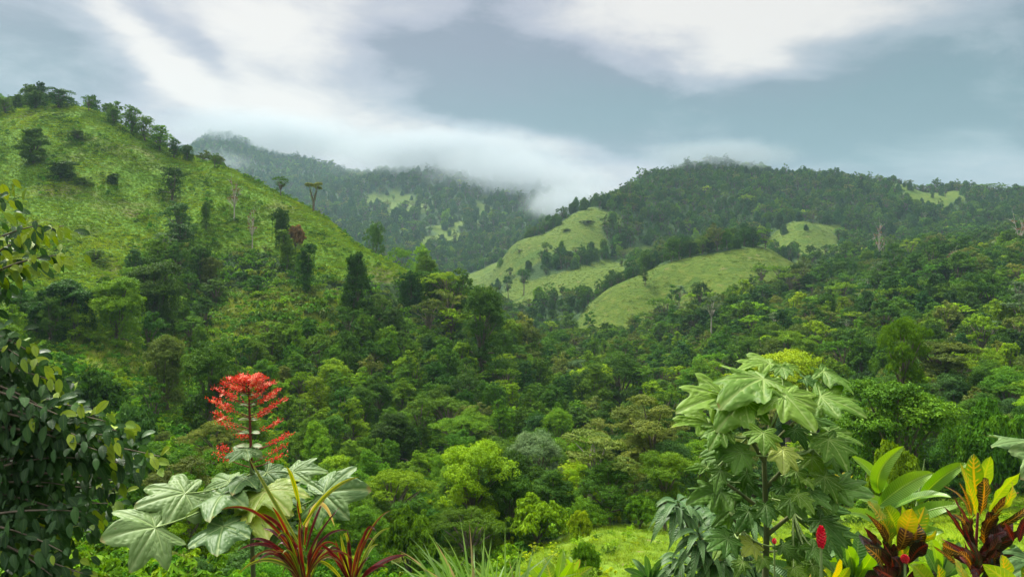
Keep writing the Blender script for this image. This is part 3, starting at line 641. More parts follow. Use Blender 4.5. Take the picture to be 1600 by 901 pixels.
# --- hand-placed trees the photograph shows apart: (name, style, hue, px, py of foot, distance, height px, width px, label)
HAND = [
 ('hill_tree', 'bushy', 'dark', 8, 182, 255, 30, 34, 'small dark tree on the grassy hilltop, nearest its outer end'),
 ('hill_tree', 'vine', 'dark', 56, 182, 255, 42, 40, 'dense dark green tree on the grassy hilltop beside a wider one'),
 ('hill_tree', 'bushy', 'deep', 92, 180, 254, 42, 56, 'widest dark tree on the very top of the grassy hill'),
 ('hill_tree', 'umbrella', 'mid', 138, 180, 253, 32, 26, 'small flat-topped tree alone against the sky on the grassy hilltop'),
 ('hill_tree', 'bushy', 'dark', 178, 196, 252, 28, 30, 'thin crowned tree starting the row down the hill ridge'),
 ('hill_tree', 'bushy', 'mid', 206, 208, 250, 42, 42, 'tall bushy ridge tree with the highest crown in the row below the hilltop'),
 ('hill_tree', 'bushy', 'dark', 226, 226, 248, 44, 38, 'dark open crowned tree behind the bushy ridge tree'),
 ('hill_tree', 'bushy', 'mid', 250, 238, 246, 44, 44, 'sloping mid green tree on the ridge above bright grass'),
 ('hill_tree', 'bushy', 'dark', 272, 246, 244, 30, 30, 'low dark tree at the lower end of the ridge row'),
 ('hill_tree', 'vine', 'dark', 292, 252, 246, 28, 26, 'dark rounded tree on the ridge where far mountain shows behind'),
 ('hill_tree', 'tall', 'mid', 336, 262, 244, 24, 13, 'tiny pointed tree standing alone on the hill ridge'),
 ('hill_tree', 'umbrella', 'dark', 439, 306, 236, 32, 30, 'small round headed tree on the ridge beside the forked tree'),
 ('forked_tree', 'fork', 'olive', 490, 324, 231, 38, 28, 'vine wrapped tree with forked trunk and tufted crown on the ridge'),
 ('vine_draped_tree', 'bushy', 'dark', 52, 292, 212, 92, 56, 'big dark tree hung with vines high on the grassy hillside'),
 ('vine_draped_tree', 'column', 'dark', 96, 308, 205, 58, 42, 'thick vine column tree below the big dark hillside tree'),
 ('hill_bush', 'bushy', 'dark', 130, 298, 205, 22, 40, 'low dark bush at the foot of the vine column tree'),
 ('hill_bush', 'bushy', 'dark', 120, 232, 228, 30, 34, 'small dark bush high on the grass under the flat-topped tree'),
 ('vine_draped_tree', 'column', 'dark', 177, 306, 212, 34, 20, 'short dark vine column alone amid bright hill grass'),
 ('hill_tree', 'bushy', 'dark', 268, 300, 215, 40, 48, 'round dark tree halfway down the bright grass slope'),
 ('hill_bush', 'bushy', 'deep', 279, 358, 195, 44, 62, 'large dark green mound of vines on the hill grass'),
 ('hill_bush', 'bushy', 'dark', 282, 388, 186, 40, 60, 'dark vine mound just beneath the largest mound'),
 ('vine_draped_tree', 'column', 'dark', 322, 352, 200, 36, 16, 'narrow upright vine column on yellow green grass'),
 ('bare_tree', 'bare', 'brown', 366, 320, 206, 42, 28, 'leafless grey tree with thin branches on the dry hill patch'),
 ('bare_tree', 'bare', 'brown', 394, 362, 196, 38, 22, 'reddish dead sapling on the brown patch of hillside'),
 ('hill_tree', 'vine', 'dark', 440, 368, 196, 48, 36, 'dark tree tangled with brown stems at the dry patch'),
 ('hill_bush', 'dome', 'brown', 462, 372, 196, 24, 34, 'brown withered bush beside the tangled dark tree'),
 ('vine_draped_tree', 'column', 'dark', 448, 400, 186, 40, 26, 'dark vine column below the withered brown bush'),
 ('hill_bush', 'bushy', 'dark', 152, 410, 165, 20, 44, 'flat dark bush at the lower edge of hill grass'),
 ('vine_draped_tree', 'bushy', 'dark', 555, 482, 160, 88, 50, 'tall dark ragged tree standing against the bright grass spur'),
 ('vine_draped_tree', 'column', 'dark', 478, 440, 172, 58, 30, 'dark leaning vine column before the green spur'),
 ('hill_tree', 'bushy', 'dark', 585, 400, 275, 52, 48, 'dark tree rising from behind the grassy spur'),
 ('hill_tree', 'umbrella', 'mid', 622, 425, 280, 42, 56, 'flat dark tree just beyond the falling spur'),
 ('hill_tree', 'umbrella', 'dark', 668, 450, 265, 42, 60, 'wide layered tree where the spur meets the valley'),
 ('broadleaf_tree', 'bushy', 'dark', 755, 560, 152, 112, 84, 'tall dark bulky tree at the end of the spur'),
 ('pasture_tree', 'broad', 'dark', 818, 442, 500, 28, 27, 'round dark tree in the dip between two pasture hills'),
 ('pasture_tree', 'broad', 'deep', 793, 446, 500, 22, 18, 'smaller dark tree beside the round pasture tree'),
 ('pasture_tree', 'sparse', 'grey', 811, 408, 590, 20, 16, 'pale wispy tree above the round pasture tree'),
 ('pasture_tree', 'broad', 'dark', 885, 388, 600, 20, 20, 'small dark tree halfway up the far pasture slope'),
 ('pasture_tree', 'broad', 'dark', 918, 378, 605, 20, 30, 'dark wide tree near the forest edge on the pasture slope'),
 ('pasture_tree', 'sparse', 'mid', 1063, 420, 388, 18, 10, 'tiny tree on the crest of the nearer pasture hill'),
 ('broadleaf_tree', 'broad', 'dark', 1094, 478, 300, 46, 38, 'dark tree at the foot of the nearer pasture hill'),
 ('pale_trunk_tree', 'sparse', 'grey', 1112, 525, 240, 66, 46, 'feathery grey green tree on a tall white trunk below the pasture'),
 ('broadleaf_tree', 'broad', 'dark', 938, 326, 640, 24, 14, 'lone dark tree where pasture meets the mountain skyline'),
 ('skyline_tree', 'sparse', 'dark', 1394, 300, 868, 17, 12, 'thin umbrella tree poking above the mountain skyline'),
 ('skyline_tree', 'umbrella', 'dark', 1548, 310, 850, 24, 52, 'broad dark umbrella tree on the far ridge'),
 ('skyline_tree', 'broad', 'dark', 1230, 282, 868, 14, 12, 'small knob of a tree in the saddle of the mountain'),
 ('bare_tree', 'bare', 'brown', 1374, 392, 420, 44, 20, 'bare pale trunk rising above the mountain forest'),
 ('bare_tree', 'bare', 'brown', 1592, 385, 340, 46, 40, 'bare branched dead tree near the photo edge under the ridge'),
 ('bare_tree', 'bare', 'brown', 1488, 440, 300, 50, 28, 'dead grey trunk with broken limbs in the mountain forest'),
 ('broadleaf_tree', 'tall', 'yellow', 1424, 408, 400, 36, 26, 'yellowish tree standing above dark forest under the skyline pasture'),
 ('broadleaf_tree', 'broad', 'light', 1232, 640, 95, 112, 150, 'glowing yellow green tree behind the big leafed foreground shrub'),
 ('vine_draped_tree', 'vine', 'mid', 1400, 800, 60, 225, 190, 'large tree swathed in vines with pale leaf clusters and a few red leaves'),
 ('broadleaf_tree', 'umbrella', 'light', 1410, 640, 76, 150, 92, 'bright green top heavy tree rising behind the large vine swathed tree'),
 ('umbrella_tree', 'umbrella', 'olive', 1470, 620, 110, 90, 110, 'pale olive umbrella tree beyond the vine swathed tree'),
 ('broadleaf_tree', 'broad', 'light', 742, 835, 62, 165, 150, 'bright lime green tree in the valley bottom'),
 ('pale_trunk_tree', 'sparse', 'olive', 922, 812, 66, 140, 150, 'yellow green tree with a slanting pale trunk above the clearing'),
 ('broadleaf_tree', 'broad', 'grey', 838, 780, 76, 122, 100, 'silvery green leafed tree behind the lime green tree'),
 ('broadleaf_tree', 'tall', 'olive', 1010, 765, 74, 145, 90, 'golden olive tree beside the pale trunk tree'),
 ('broadleaf_tree', 'broad', 'mid', 1040, 800, 62, 110, 100, 'mid green tree at the clearing edge behind the narrow leaf sapling'),
 ('vine_draped_tree', 'vine', 'dark', 330, 640, 92, 120, 96, 'vine curtained tree on the near slope over the red flower'),
 ('vine_draped_tree', 'vine', 'olive', 262, 625, 96, 105, 80, 'paler vine curtained tree adjoining the one over the red flower'),
 ('vine_draped_tree', 'vine', 'dark', 242, 500, 140, 100, 96, 'tall dark vine curtained tree at the top of the thicket'),
 ('vine_draped_tree', 'vine', 'dark', 100, 520, 118, 86, 96, 'dark vine curtained tree at the start of the thicket row'),
 ('vine_draped_tree', 'vine', 'mid', 184, 515, 120, 92, 92, 'layered vine curtained tree in the middle of the thicket row'),
 ('smothered_bush', 'dome', 'dark', 148, 650, 80, 72, 90, 'dark green dome of vines in the hollow on the near slope'),
 ('smothered_bush', 'dome', 'deep', 205, 690, 68, 66, 84, 'grey green dome of vines beside the dark dome'),
 ('smothered_bush', 'dome', 'light', 838, 818, 58, 46, 100, 'light green feathery bush at the upper edge of the clearing'),
 ('smothered_bush', 'dome', 'yellow', 900, 812, 54, 22, 42, 'yellow green bush in the clearing by the slanting trunk'),
 ('smothered_bush', 'dome', 'mid', 1000, 805, 60, 32, 60, 'round mid green bush bordering the clearing'),
 ('smothered_bush', 'dome', 'mid', 915, 868, 38, 28, 44, 'ragged green bush standing within the clearing grass'),
 ('smothered_bush', 'dome', 'mid', 640, 850, 52, 58, 100, 'bushy green mound above the lemongrass tips'),
 ('smothered_bush', 'dome', 'light', 1398, 762, 52, 80, 80, 'leafy light green bush behind the ginger leaves'),
 ('smothered_bush', 'dome', 'mid', 1560, 720, 60, 90, 120, 'vine covered green mound near the croton tops'),
]
taken = []
seedc = {}
for i, (nm, st, hue, px, py, y, hp, wp, lab) in enumerate(HAND):
    H = hp / FOC * y; s = H / HT[st]
    sx = (wp / FOC * y) / WD[st]
    p = P(px, py, y); z = float(ground(p.x, y)); near_ = y < 130
    # stand on the ground; a foot lower than surveyed only lengthens the stem
    e = plant_tree(nm, st, hue, {'broad': 11, 'bushy': 22 + i % 3, 'umbrella': 12, 'tall': 13, 'vine': 14 + i % 2, 'sparse': 16, 'column': 17, 'dome': 18 + i % 2, 'bare': 20, 'fork': 21}[st],
                   p.x, y, 1.0, lab, 'bush' if 'bush' in nm else 'tree', {'hill_tree': 'trees dotted over the grassy hill', 'vine_draped_tree': 'trees hung with curtains of vines', 'pasture_tree': 'trees on the far pastures'}.get(nm),
                   nleaf=(26000 if hp > 75 else 7000), leaf=(.17 if hp > 100 else .24), bark='palebark' if st in ('bare', 'sparse') else 'bark')
    top = p.z + H; zz = z - .15
    if st not in ('dome', 'column', 'bare', 'fork'): zz = max(zz, min(top - H, zz + 3.4 * H / HT[st])) if st in ('broad', 'umbrella', 'tall', 'sparse') else zz
    e.scale = (sx, sx, max(.25, (top - zz) / HT[st])); e.location.z = zz
    if 'slanting' in lab: e.rotation_euler = (0, 0, .0); e.rotation_euler.y = .16
    taken.append((p.x, y, WD[st] * sx * .5))
taken = np.array(taken)
def free(x, y, k=.55):
    ok = np.ones(len(x), bool)
    for a, b, r in taken: ok &= (x - a) ** 2 + (y - b) ** 2 > (r * k) ** 2
    # keep the line of sight clear in front of hand-placed things that must show
    return ok

# --- forest: jittered over every slope that is not grassland
STY = [('broad', 'dark'), ('bushy', 'mid'), ('umbrella', 'mid'), ('umbrella', 'light'), ('vine', 'dark'), ('vine', 'mid'), ('tall', 'dark'), ('broad', 'olive'), ('umbrella', 'olive'), ('sparse', 'grey'), ('bushy', 'deep'), ('vine', 'olive'), ('bushy', 'light'), ('bushy', 'dark')]
def forest_points():
    X = []; Y = []; S = []
    for y0, y1, s, sc in ((44, 90, 4.2, .76), (90, 150, 4.6, .84), (150, 330, 5.2, .92), (330, 620, 6.0, .95), (620, 1000, 6.6, 1.0), (1000, 2300, 11.5, 1.55)):
        x, y = grid_points(y0, y1, s, rngF)
        X.append(x); Y.append(y); S.append(sc * rngF.uniform(.72, 1.3, len(x)) * (1 if y0 < 150 else .72 + .75 * np.clip(vnoise(x / 26, y / 26, 71) + vnoise(x / 9, y / 9, 72) + .5, 0, 1.2)))
    x = np.concatenate(X); y = np.concatenate(Y); s = np.concatenate(S)
    px = x / y * FOC + 800; z = ground(x, y); py = 450 - z / y * FOC
    cov = cover(px, py, y)
    # crowns must not hang far over open grass just behind them
    py2 = 450 - (z + 3.0 * s) / y * FOC
    cov2 = cover(px, py2, y * 1.03)
    k = ((cov == 0) | ((cov == 2) & (rngF.uniform(size=len(x)) < .022)) | ((cov == 2) & (y > 760) & (rngF.uniform(size=len(x)) < .20))) & ~((cov2 > 0) & (rngF.uniform(size=len(x)) < .35)) & visible(x, y, 8 * s) & free(x, y)
    # rough open slope of reeds and vines on the near hill: few trees
    opn = inpoly(px, py, OPEN_SLOPE) & (y < 175); k &= ~(opn & (rngF.uniform(size=len(x)) < .86))
    k &= ~(inpoly(px, py, [(780, 905), (740, 790), (1000, 770), (1500, 720), (1700, 720), (1700, 920)]) & (y < 60))
    k &= ~((y < 70) & (py > 905))
    top = 450 - (z + 7.5 * s) / y * FOC; clear = inpoly(px, top, [(300, 230), (400, 270), (500, 320), (600, 395), (680, 440), (650, 462), (560, 452), (480, 430), (300, 395)]) & (y < 200)
    k &= ~(clear & (rngF.uniform(size=len(x)) < .9))
    thin = np.where(y > 44, .93, 1); k &= rngF.uniform(size=len(x)) < thin
    return x[k], y[k], z[k], s[k], px[k], py[k]
OPEN_SLOPE = [(-300, 560), (120, 548), (290, 535), (350, 470), (520, 455), (560, 490), (520, 530), (400, 560), (330, 600), (420, 650), (480, 720), (420, 790), (250, 800), (-300, 780)]
fx, fy, fz, fs, fpx, fpy = forest_points()
nz = vnoise(fx / 40, fy / 40, 9) + .5
def pick_style(i):
    r = rngF.uniform(); x, y, n = fpx[i], fy[i], nz[i]
    if y < 112 and x < 700: w = [.10, .22, .01, .01, .16, .24, .02, .01, .01, .01, .02, .03, .06, .10]
    elif y < 170 and x < 880:      # near left thicket: vine hung and dark
        w = [.12, .22, .03, .02, .16, .16, .03, .03, .01, .01, .03, .03, .04, .11]
    elif y < 330: w = [.17, .13, .06, .05, .07, .06, .05, .09, .05, .02, .08, .02, .03, .12]
    else: w = [.26, .05, .03, .01, .08, .01, .12, .04, .03, .01, .22, .00, .00, .14]
    w = np.array(w); return int(rngF.choice(len(w), p=w / w.sum()))
sty = np.array([pick_style(i) for i in range(len(fx))])
size = fs * 8 / fy; order = np.argsort(-size)
HUEW = {'dark': 'dark green', 'mid': 'mid green', 'light': 'light green', 'olive': 'olive', 'deep': 'blue-green', 'grey': 'pale greyish', 'yellow': 'yellow green'}
FORM = {'broad': ('broadleaf_tree', 'round-crowned'), 'bushy': ('bushy_tree', 'bushy'), 'umbrella': ('umbrella_tree', 'flat-layered'), 'vine': ('vine_draped_tree', 'vine-hung'), 'tall': ('broadleaf_tree', 'tall narrow'), 'sparse': ('pale_trunk_tree', 'thin feathery')}
def region(px, py, y):
    py -= 35
    if y < 175 and px < 880:
        v = 'low' if py > 680 else 'midway up' if py > 520 else 'high'
        return v + (' behind the glossy tree' if px < 240 else ' behind the red flower' if px < 470 else ' right of the red flower' if px < 640 else ' above the lemongrass')
    if px < 880: return 'beyond the grassy spur'
    v = 'at the clearing edge' if py > 680 else 'low' if py > 560 else 'midway up' if py > 470 else 'high'
    return v + ' across the valley' * (py <= 680) + (' left of the big shrub' if px < 1060 else ' behind the big shrub' if px < 1330 else ' near the vine-swathed tree' if px < 1500 else ' above the crotons')
NTH = 'second third fourth fifth sixth seventh eighth ninth tenth eleventh twelfth thirteenth fourteenth fifteenth sixteenth seventeenth eighteenth nineteenth twentieth'.split()
def label_row(items):
    """items: (object, px, base label); look-alikes in one place are told apart by their order from the left"""
    by = {}
    for o, px, lab in items: by.setdefault(lab, []).append((px, o))
    for lab, l in by.items():
        l.sort(key=lambda a: a[0])
        for k, (px, o) in enumerate(l):
            o['group'] = 'trees and shrubs: ' + lab if len(l) > 1 else o.get('group', lab)
            o['label'] = lab if len(l) == 1 else ('leftmost ' + lab if k == 0 else 'rightmost ' + lab if k == len(l) - 1 else NTH[min(k - 1, 18)] + ' from left ' + lab)
NTREE = 236
indiv = order[:NTREE]; rows = []
for i in indiv:
    st, hue = STY[sty[i]]; nm, form = FORM[st]
    lab = '%s %s tree %s' % (form, HUEW[hue], region(fpx[i], fpy[i], fy[i]))
    big = size[i] > .075
    e = plant_tree(nm, st, hue, 30 + sty[i] * 3 + int(i) % 2, float(fx[i]), float(fy[i]), float(fs[i]), lab, 'tree', 'forest trees',
               nleaf=24000 if big else 11000, leaf=.16 if big else .21, sz=float(rngF.uniform(.85, 1.15)))
    rows.append((e, fpx[i], lab))
label_row(rows)
rest = np.setdiff1d(np.arange(len(fx)), np.array(indiv))
nearr = rest[fy[rest] < 420]; farr = rest[fy[rest] >= 420]
def fscatter(name, label, ids, nleaf, leaf):
    src = [whole_tree_mesh(st, hue, 90 + k, nleaf, leaf, 'palebark' if st == 'sparse' else 'bark') for k, (st, hue) in enumerate(STY)]
    n = len(ids); s = fs[ids]
    pts = np.stack([fx[ids], fy[ids], fz[ids] - .3 * s], -1)
    rot = np.stack([rngF.normal(size=n) * .05, rngF.normal(size=n) * .05, rngF.uniform(0, 6.28, n)], -1)
    scl = np.stack([s, s, s * rngF.uniform(.8, 1.25, n)], -1)
    scatter(name, label, 'forest', src, pts, rot, scl, sty[ids])
fscatter('forest', 'mixed green rainforest canopy covering the middle slopes', nearr, 5000, .34)
fscatter('mountain_forest', 'dark hazy forest covering the mountains behind the pastures', farr, 1600, .62)
print('FOREST', len(fx), 'near', len(nearr), 'far', len(farr))

# --- undergrowth and grasses
def herb_mesh(seed, n, leaf, rad, hue, h=.55, aspect=.5):
    rng = np.random.default_rng(seed); K = MB()
    for i in range(5):
        a = i * 2.4; rr = rad * .6 * math.sqrt((i + .2) / 5)
        clump(K, np.array([math.cos(a) * rr, math.sin(a) * rr, h * rng.uniform(.3, .8)]), np.array([rad * .55, rad * .55, h * .6]), n // 5, leaf, rng, up=.9, lvb=.5 + rng.normal() * .1, aspect=aspect)
    return K.mesh('herb', M[hue])
def blade_mesh(seed, n, h, w, rad, hue, lean=.35):
    rng = np.random.default_rng(seed); K = MB()
    for i in range(n):
        a = rng.uniform(0, 6.28); r = rad * math.sqrt(rng.uniform()); b = np.array([math.cos(a) * r, math.sin(a) * r, 0])
        d = np.array([math.cos(a), math.sin(a), 0]) * rng.uniform(.1, lean) ; H = h * rng.uniform(.6, 1.1); s = np.array([-math.sin(a), math.cos(a), 0]) * w
        V = []
        for t in (0, .4, .75, 1): c = b + d * H * t * t * 2 + np.array([0, 0, H * (t - .25 * t ** 3)]); ww = (1 - t * .9) * .5; V += [c - s * ww, c + s * ww]
        K.add(V, [(0, 1, 3, 2), (2, 3, 5, 4), (4, 5, 7, 6)], np.clip(.5 + rng.normal() * .25, 0, 1))
    return K.mesh('blades', M[hue])
def ground_scatter(name, label, cat, src, y0, y1, s, sel, smin, smax, dens=1.0, pxr=(-90, 1690), h=1.0):
    x, y = grid_points(y0, y1, s, rngF, pxr)
    px = x / y * FOC + 800; z = ground(x, y); py = 450 - z / y * FOC
    k = sel(px, py, y, cover(px, py, y)) & visible(x, y, h) & (rngF.uniform(size=len(x)) < dens) & (py < 960)
    x, y, z = x[k], y[k], z[k]; n = len(x); sc = rngF.uniform(smin, smax, n) * (.7 + .6 * (vnoise(x / 5, y / 5, 12) + .5))
    print(name, n)
    return scatter(name, label, cat, src, np.stack([x, y, z - .08], -1), np.stack([rngF.normal(size=n) * .12, rngF.normal(size=n) * .12, rngF.uniform(0, 6.28, n)], -1),
            np.stack([sc, sc, sc * rngF.uniform(.7, 1.3, n)], -1), rngF.integers(0, len(src), n))
hg = [herb_mesh(200 + i, 240, .16, .80, 'hillgrass', .26, .45) for i in range(4)]
ground_scatter('hill_grass', 'bright yellow green ferny growth blanketing the grassy hill', 'grass', hg, 110, 280, .86, lambda px, py, y, c: (c == 1), .7, 1.3, pxr=(-60, 720))
hd = [herb_mesh(220 + i, 240, .24, 1.1, k, .8, .45) for i, k in enumerate(('herb', 'mid', 'dark', 'light'))]
ground_scatter('hill_scrub', 'darker green fern and vine mounds breaking up the bright hill grass', 'undergrowth', hd, 110, 280, 2.1, lambda px, py, y, c: (c == 1) & (vnoise(px * y / 9000, y / 8, 51) + .55 * vnoise(px * y / 3200, y / 3, 52) > -.03), .5, 1.4, pxr=(-60, 720))
hb = [herb_mesh(210 + i, 420, .15, .8, 'herb', .55) for i in range(4)] + [herb_mesh(216, 300, .22, .8, 'mid', .6), herb_mesh(217, 300, .2, .7, 'light', .5)]
ground_scatter('undergrowth', 'tangled green vines and shrubs carpeting the near slopes', 'undergrowth', hb, 13, 130, 1.15, lambda px, py, y, c: (c == 0), .9, 2.0)
hb2 = [herb_mesh(230 + i, 160, .30, 1.2, k, .8) for i, k in enumerate(('herb', 'herb', 'mid', 'dark', 'olive'))]
ground_scatter('slope_undergrowth', 'low green scrub filling gaps between trees farther up the slopes', 'undergrowth', hb2, 130, 330, 2.1, lambda px, py, y, c: (c == 0), 1.1, 2.3)
rd = [blade_mesh(240 + i, 46, 1.7, .09, .5, 'reed') for i in range(3)]
ground_scatter('reeds', 'tall pale green cane grass on the slope below the thicket', 'reeds', rd, 75, 175, 1.2, lambda px, py, y, c: (c == 0) & inpoly(px, py, [(330, 470), (520, 430), (580, 480), (520, 560), (380, 590), (120, 590), (100, 530), (300, 520)]), .7, 1.25, pxr=(50, 640))
ps = [herb_mesh(250 + i, 60, .34, 1.5, 'pasture', .10, .4) for i in range(3)]
ground_scatter('pasture_grass', 'short yellow green grass of the far pasture hills', 'grass', ps, 340, 720, 2.6, lambda px, py, y, c: (c == 2), .6, 1.3, dens=.55, pxr=(680, 1360))
mg = [blade_mesh(260 + i, 60, .42, .03, .40, 'meadow', .7) for i in range(4)]
ground_scatter('meadow_grass', 'short sunny grass of the clearing below the terrace', 'grass', mg, 14, 76, .55, lambda px, py, y, c: (c == 3), .5, 1.1)
mw = [herb_mesh(270, 260, .13, .5, 'mid', .7), herb_mesh(271, 260, .12, .45, 'light', .8), herb_mesh(272, 240, .12, .4, 'yellow', .6)]
ground_scatter('clearing_weeds', 'leafy weeds scattered over the clearing grass', 'weeds', mw, 24, 76, 1.6, lambda px, py, y, c: (c == 3) & (vnoise(px / 45, y / 3.5, 81) > -.12), .35, 1.25, dens=.6)

# individually visible shrubs on the near slopes
sx_, sy_ = grid_points(30, 105, 3.4, rngF)
spx = sx_ / sy_ * FOC + 800; sz_ = ground(sx_, sy_); spy = 450 - sz_ / sy_ * FOC
k = (cover(spx, spy, sy_) == 0) & visible(sx_, sy_, 1.5) & free(sx_, sy_, .8) & (cover(spx, 450 - (sz_ + 2.0) / sy_ * FOC, sy_) != 3) & (spy < 950) & (rngF.uniform(size=len(sx_)) < .62)
ids = np.where(k)[0]; ids = ids[np.argsort(sy_[ids])][:230]; rows = []
for i in ids:
    hue = ['dark', 'mid', 'herb', 'herb', 'mid', 'light', 'deep', 'olive'][int(rngF.integers(0, 8))]; px = spx[i]; py = spy[i]
    word = HUEW.get(hue, 'fresh green')
    reg = region(px, py + 15, sy_[i])
    e = plant_tree('shrub', 'dome', hue, 60 + int(i) % 3, float(sx_[i]), float(sy_[i]), float(rngF.uniform(.5, 1.0)), 'low %s shrub %s' % (word, reg), 'shrub', 'low %s shrubs %s' % (word, reg),
               nleaf=6500, leaf=.14, sz=float(rngF.uniform(.75, 1.3)))
    rows.append((e, px, 'low %s shrub %s' % (word, reg)))
label_row(rows)
print('SHRUBS', len(ids))

# ------------------------------------------------------------------ garden plants on the terrace
def bez(B, Q, T, t):
    t = np.asarray(t)[:, None]; B, Q, T = (np.asarray(v, float) for v in (B, Q, T))
    return (1 - t) ** 2 * B + 2 * t * (1 - t) * Q + t * t * T
PROF = {
 'lance': lambda s: np.sin(np.pi * np.clip(s, 0, 1) ** .85) ** .8 * (1 - .25 * s),
 'ellip': lambda s: np.sin(np.pi * np.clip(s, 0, 1) ** .92) ** .62,
 'obov': lambda s: np.sin(np.pi * np.clip(s, 0, 1) ** 1.35) ** .7,
 'blade': lambda s: (1 - np.clip(s, 0, 1) ** 3.0) * (.55 + .45 * np.sin(np.pi * np.clip(s * 1.2, 0, 1))),
 'strap': lambda s: np.clip(.45 + 1.6 * s, 0, 1) * (1 - np.clip(s, 0, 1) ** 4) ,
}
def strip_leaf(mb, B, T, W, prof='lance', arch=0.1, hint=(0, -.6, 1), fold=.25, wave=0.0, n=12, m=3, lv=.5, twist=0.0, petiole=0.0, ph=0.0, curl=0.0):
    """leaf from base B to tip T: arched midrib, folded blade, wavy margin; (s, t) runs along and across it"""
    B = np.asarray(B, float); T = np.asarray(T, float); L = np.linalg.norm(T - B)
    A = np.asarray(arch, float) if np.ndim(arch) else np.array([0, 0, arch * L])
    Q = (B + T) / 2 + A * 2 if np.ndim(arch) == 0 else (B + T) / 2 + A
    s = np.linspace(0, 1, n + 1); mid = bez(B, Q, T, s)
    tan = unit(np.gradient(mid, axis=0)); h = np.asarray(hint, float)
    side = unit(np.cross(tan, h)); nor = np.cross(side, tan)
    if twist:
        a = twist * s[:, None]; side, nor = side * np.cos(a) + nor * np.sin(a), nor * np.cos(a) - side * np.sin(a)
    sb = np.clip((s - petiole) / (1 - petiole), 0, 1)
    w = np.where(s < petiole, .03, np.maximum(PROF[prof](sb), .012)) * W * .5
    t = np.linspace(-1, 1, 2 * m + 1)
    V = mid[:, None] + side[:, None] * (t[None, :, None] * w[:, None, None]) + nor[:, None] * ((np.abs(t)[None] * fold * w[:, None] - curl * (t ** 2)[None] * w[:, None] + wave * W * np.sin(s[:, None] * 19 + ph + np.sign(t)[None]) * (t ** 2)[None])[..., None])
    k = 2 * m + 1; i = np.arange(n)[:, None] * k + np.arange(k - 1)[None]
    F = np.stack([i, i + 1, i + k + 1, i + k], -1).reshape(-1, 4)
    uv = np.stack([np.broadcast_to(s[:, None], (n + 1, k)), np.broadcast_to(t[None], (n + 1, k))], -1)
    mb.add(V.reshape(-1, 3), F, lv, uv.reshape(-1, 2))

def lobed_leaf(mb, B, T, lobes, hint=(0, -.55, 1), droop=.22, cup=.10, wave=.035, seed=0, size=.98, rings=15, segs=110, width=1.0, attach=.12, teeth=.02, pet=None):
    """palmately lobed leaf: B is where the stalk joins, T the tip of the middle lobe. 'lv' stores how near a vein each point is"""
    rng = np.random.default_rng(seed); B = np.asarray(B, float); T = np.asarray(T, float); ax = T - B; L = np.linalg.norm(ax); ax = ax / L; B = B + ax * L * .08; L *= size
    h = np.asarray(hint, float); side = unit(np.cross(h, ax)); nor = np.cross(ax, side)
    th = np.linspace(-np.pi, np.pi, segs + 1); r = np.zeros_like(th)
    for a, l, w in lobes:
        d = np.abs((th - a + np.pi) % (2 * np.pi) - np.pi); r = np.maximum(r, l * np.exp(-(d / w) ** 1.25))
    r += teeth * np.sin(th * 23 + seed) * (r > .3) + teeth * .8 * np.sin(th * 41 + seed * 2)
    r = np.convolve(np.concatenate([r[-3:-1], r, r[1:3]]), [.1, .2, .4, .2, .1], 'valid')[:len(r)]
    r = np.maximum(r, .05)
    rho = np.linspace(0, 1, rings + 1)
    x = rho[:, None] * r * np.cos(th); y = rho[:, None] * r * np.sin(th) * width
    vein = np.zeros_like(x); near = np.full_like(x, 9.0)
    for a, l, w in lobes:
        u = x * math.cos(a) + y / width * math.sin(a); v = -x * math.sin(a) + y / width * math.cos(a); dist = np.where(u > 0, np.abs(v), np.hypot(u, v))
        vein = np.maximum(vein, np.exp(-(dist / (.022 * (1.15 - np.clip(u / l, 0, 1)))) ** 2) * (u < l))
        lat = np.abs(((u - np.abs(v) * .9) * 6.5 / max(l, .4)) % 1 - .5); lat = np.exp(-((.5 - lat) / .085) ** 2) * .75
        vein = np.where(dist < near, np.maximum(vein, lat * (u > 0)), vein); near = np.minimum(near, dist)
    z = -droop * np.sign(x) * x * x - cup * (y * y) * 1.6 - .05 * rho[:, None] ** 2 + wave * np.sin(3 * th + seed) * rho[:, None] ** 2 + wave * .8 * np.sin(7 * th + 2 * seed) * rho[:, None] ** 3
    z += .034 * (1 - vein) * rho[:, None] * 1.2 + .03 * np.clip(near / .2, 0, 1) * (rho[:, None] < .98)
    z += droop * .55 * x
    V = B + (x[..., None] * ax + y[..., None] * side + z[..., None] * nor) * L
    k = segs + 1; i = np.arange(rings)[:, None] * k + np.arange(segs)[None]
    F = np.stack([i, i + k, i + k + 1, i + 1], -1).reshape(-1, 4)
    mb.add(V.reshape(-1, 3), F, vein.ravel(), np.stack([x, y], -1).reshape(-1, 2))
    if pet is not None:
        pet = np.asarray(pet, float); Q = (pet + B) / 2 + np.array([0, 0, -.04])
        tube(mb, bez(pet, Q, B, np.linspace(0, 1, 7)), [.0045, .0042, .0038, .0035, .0032, .003, .003], 6, lv=1.0, mi=1)

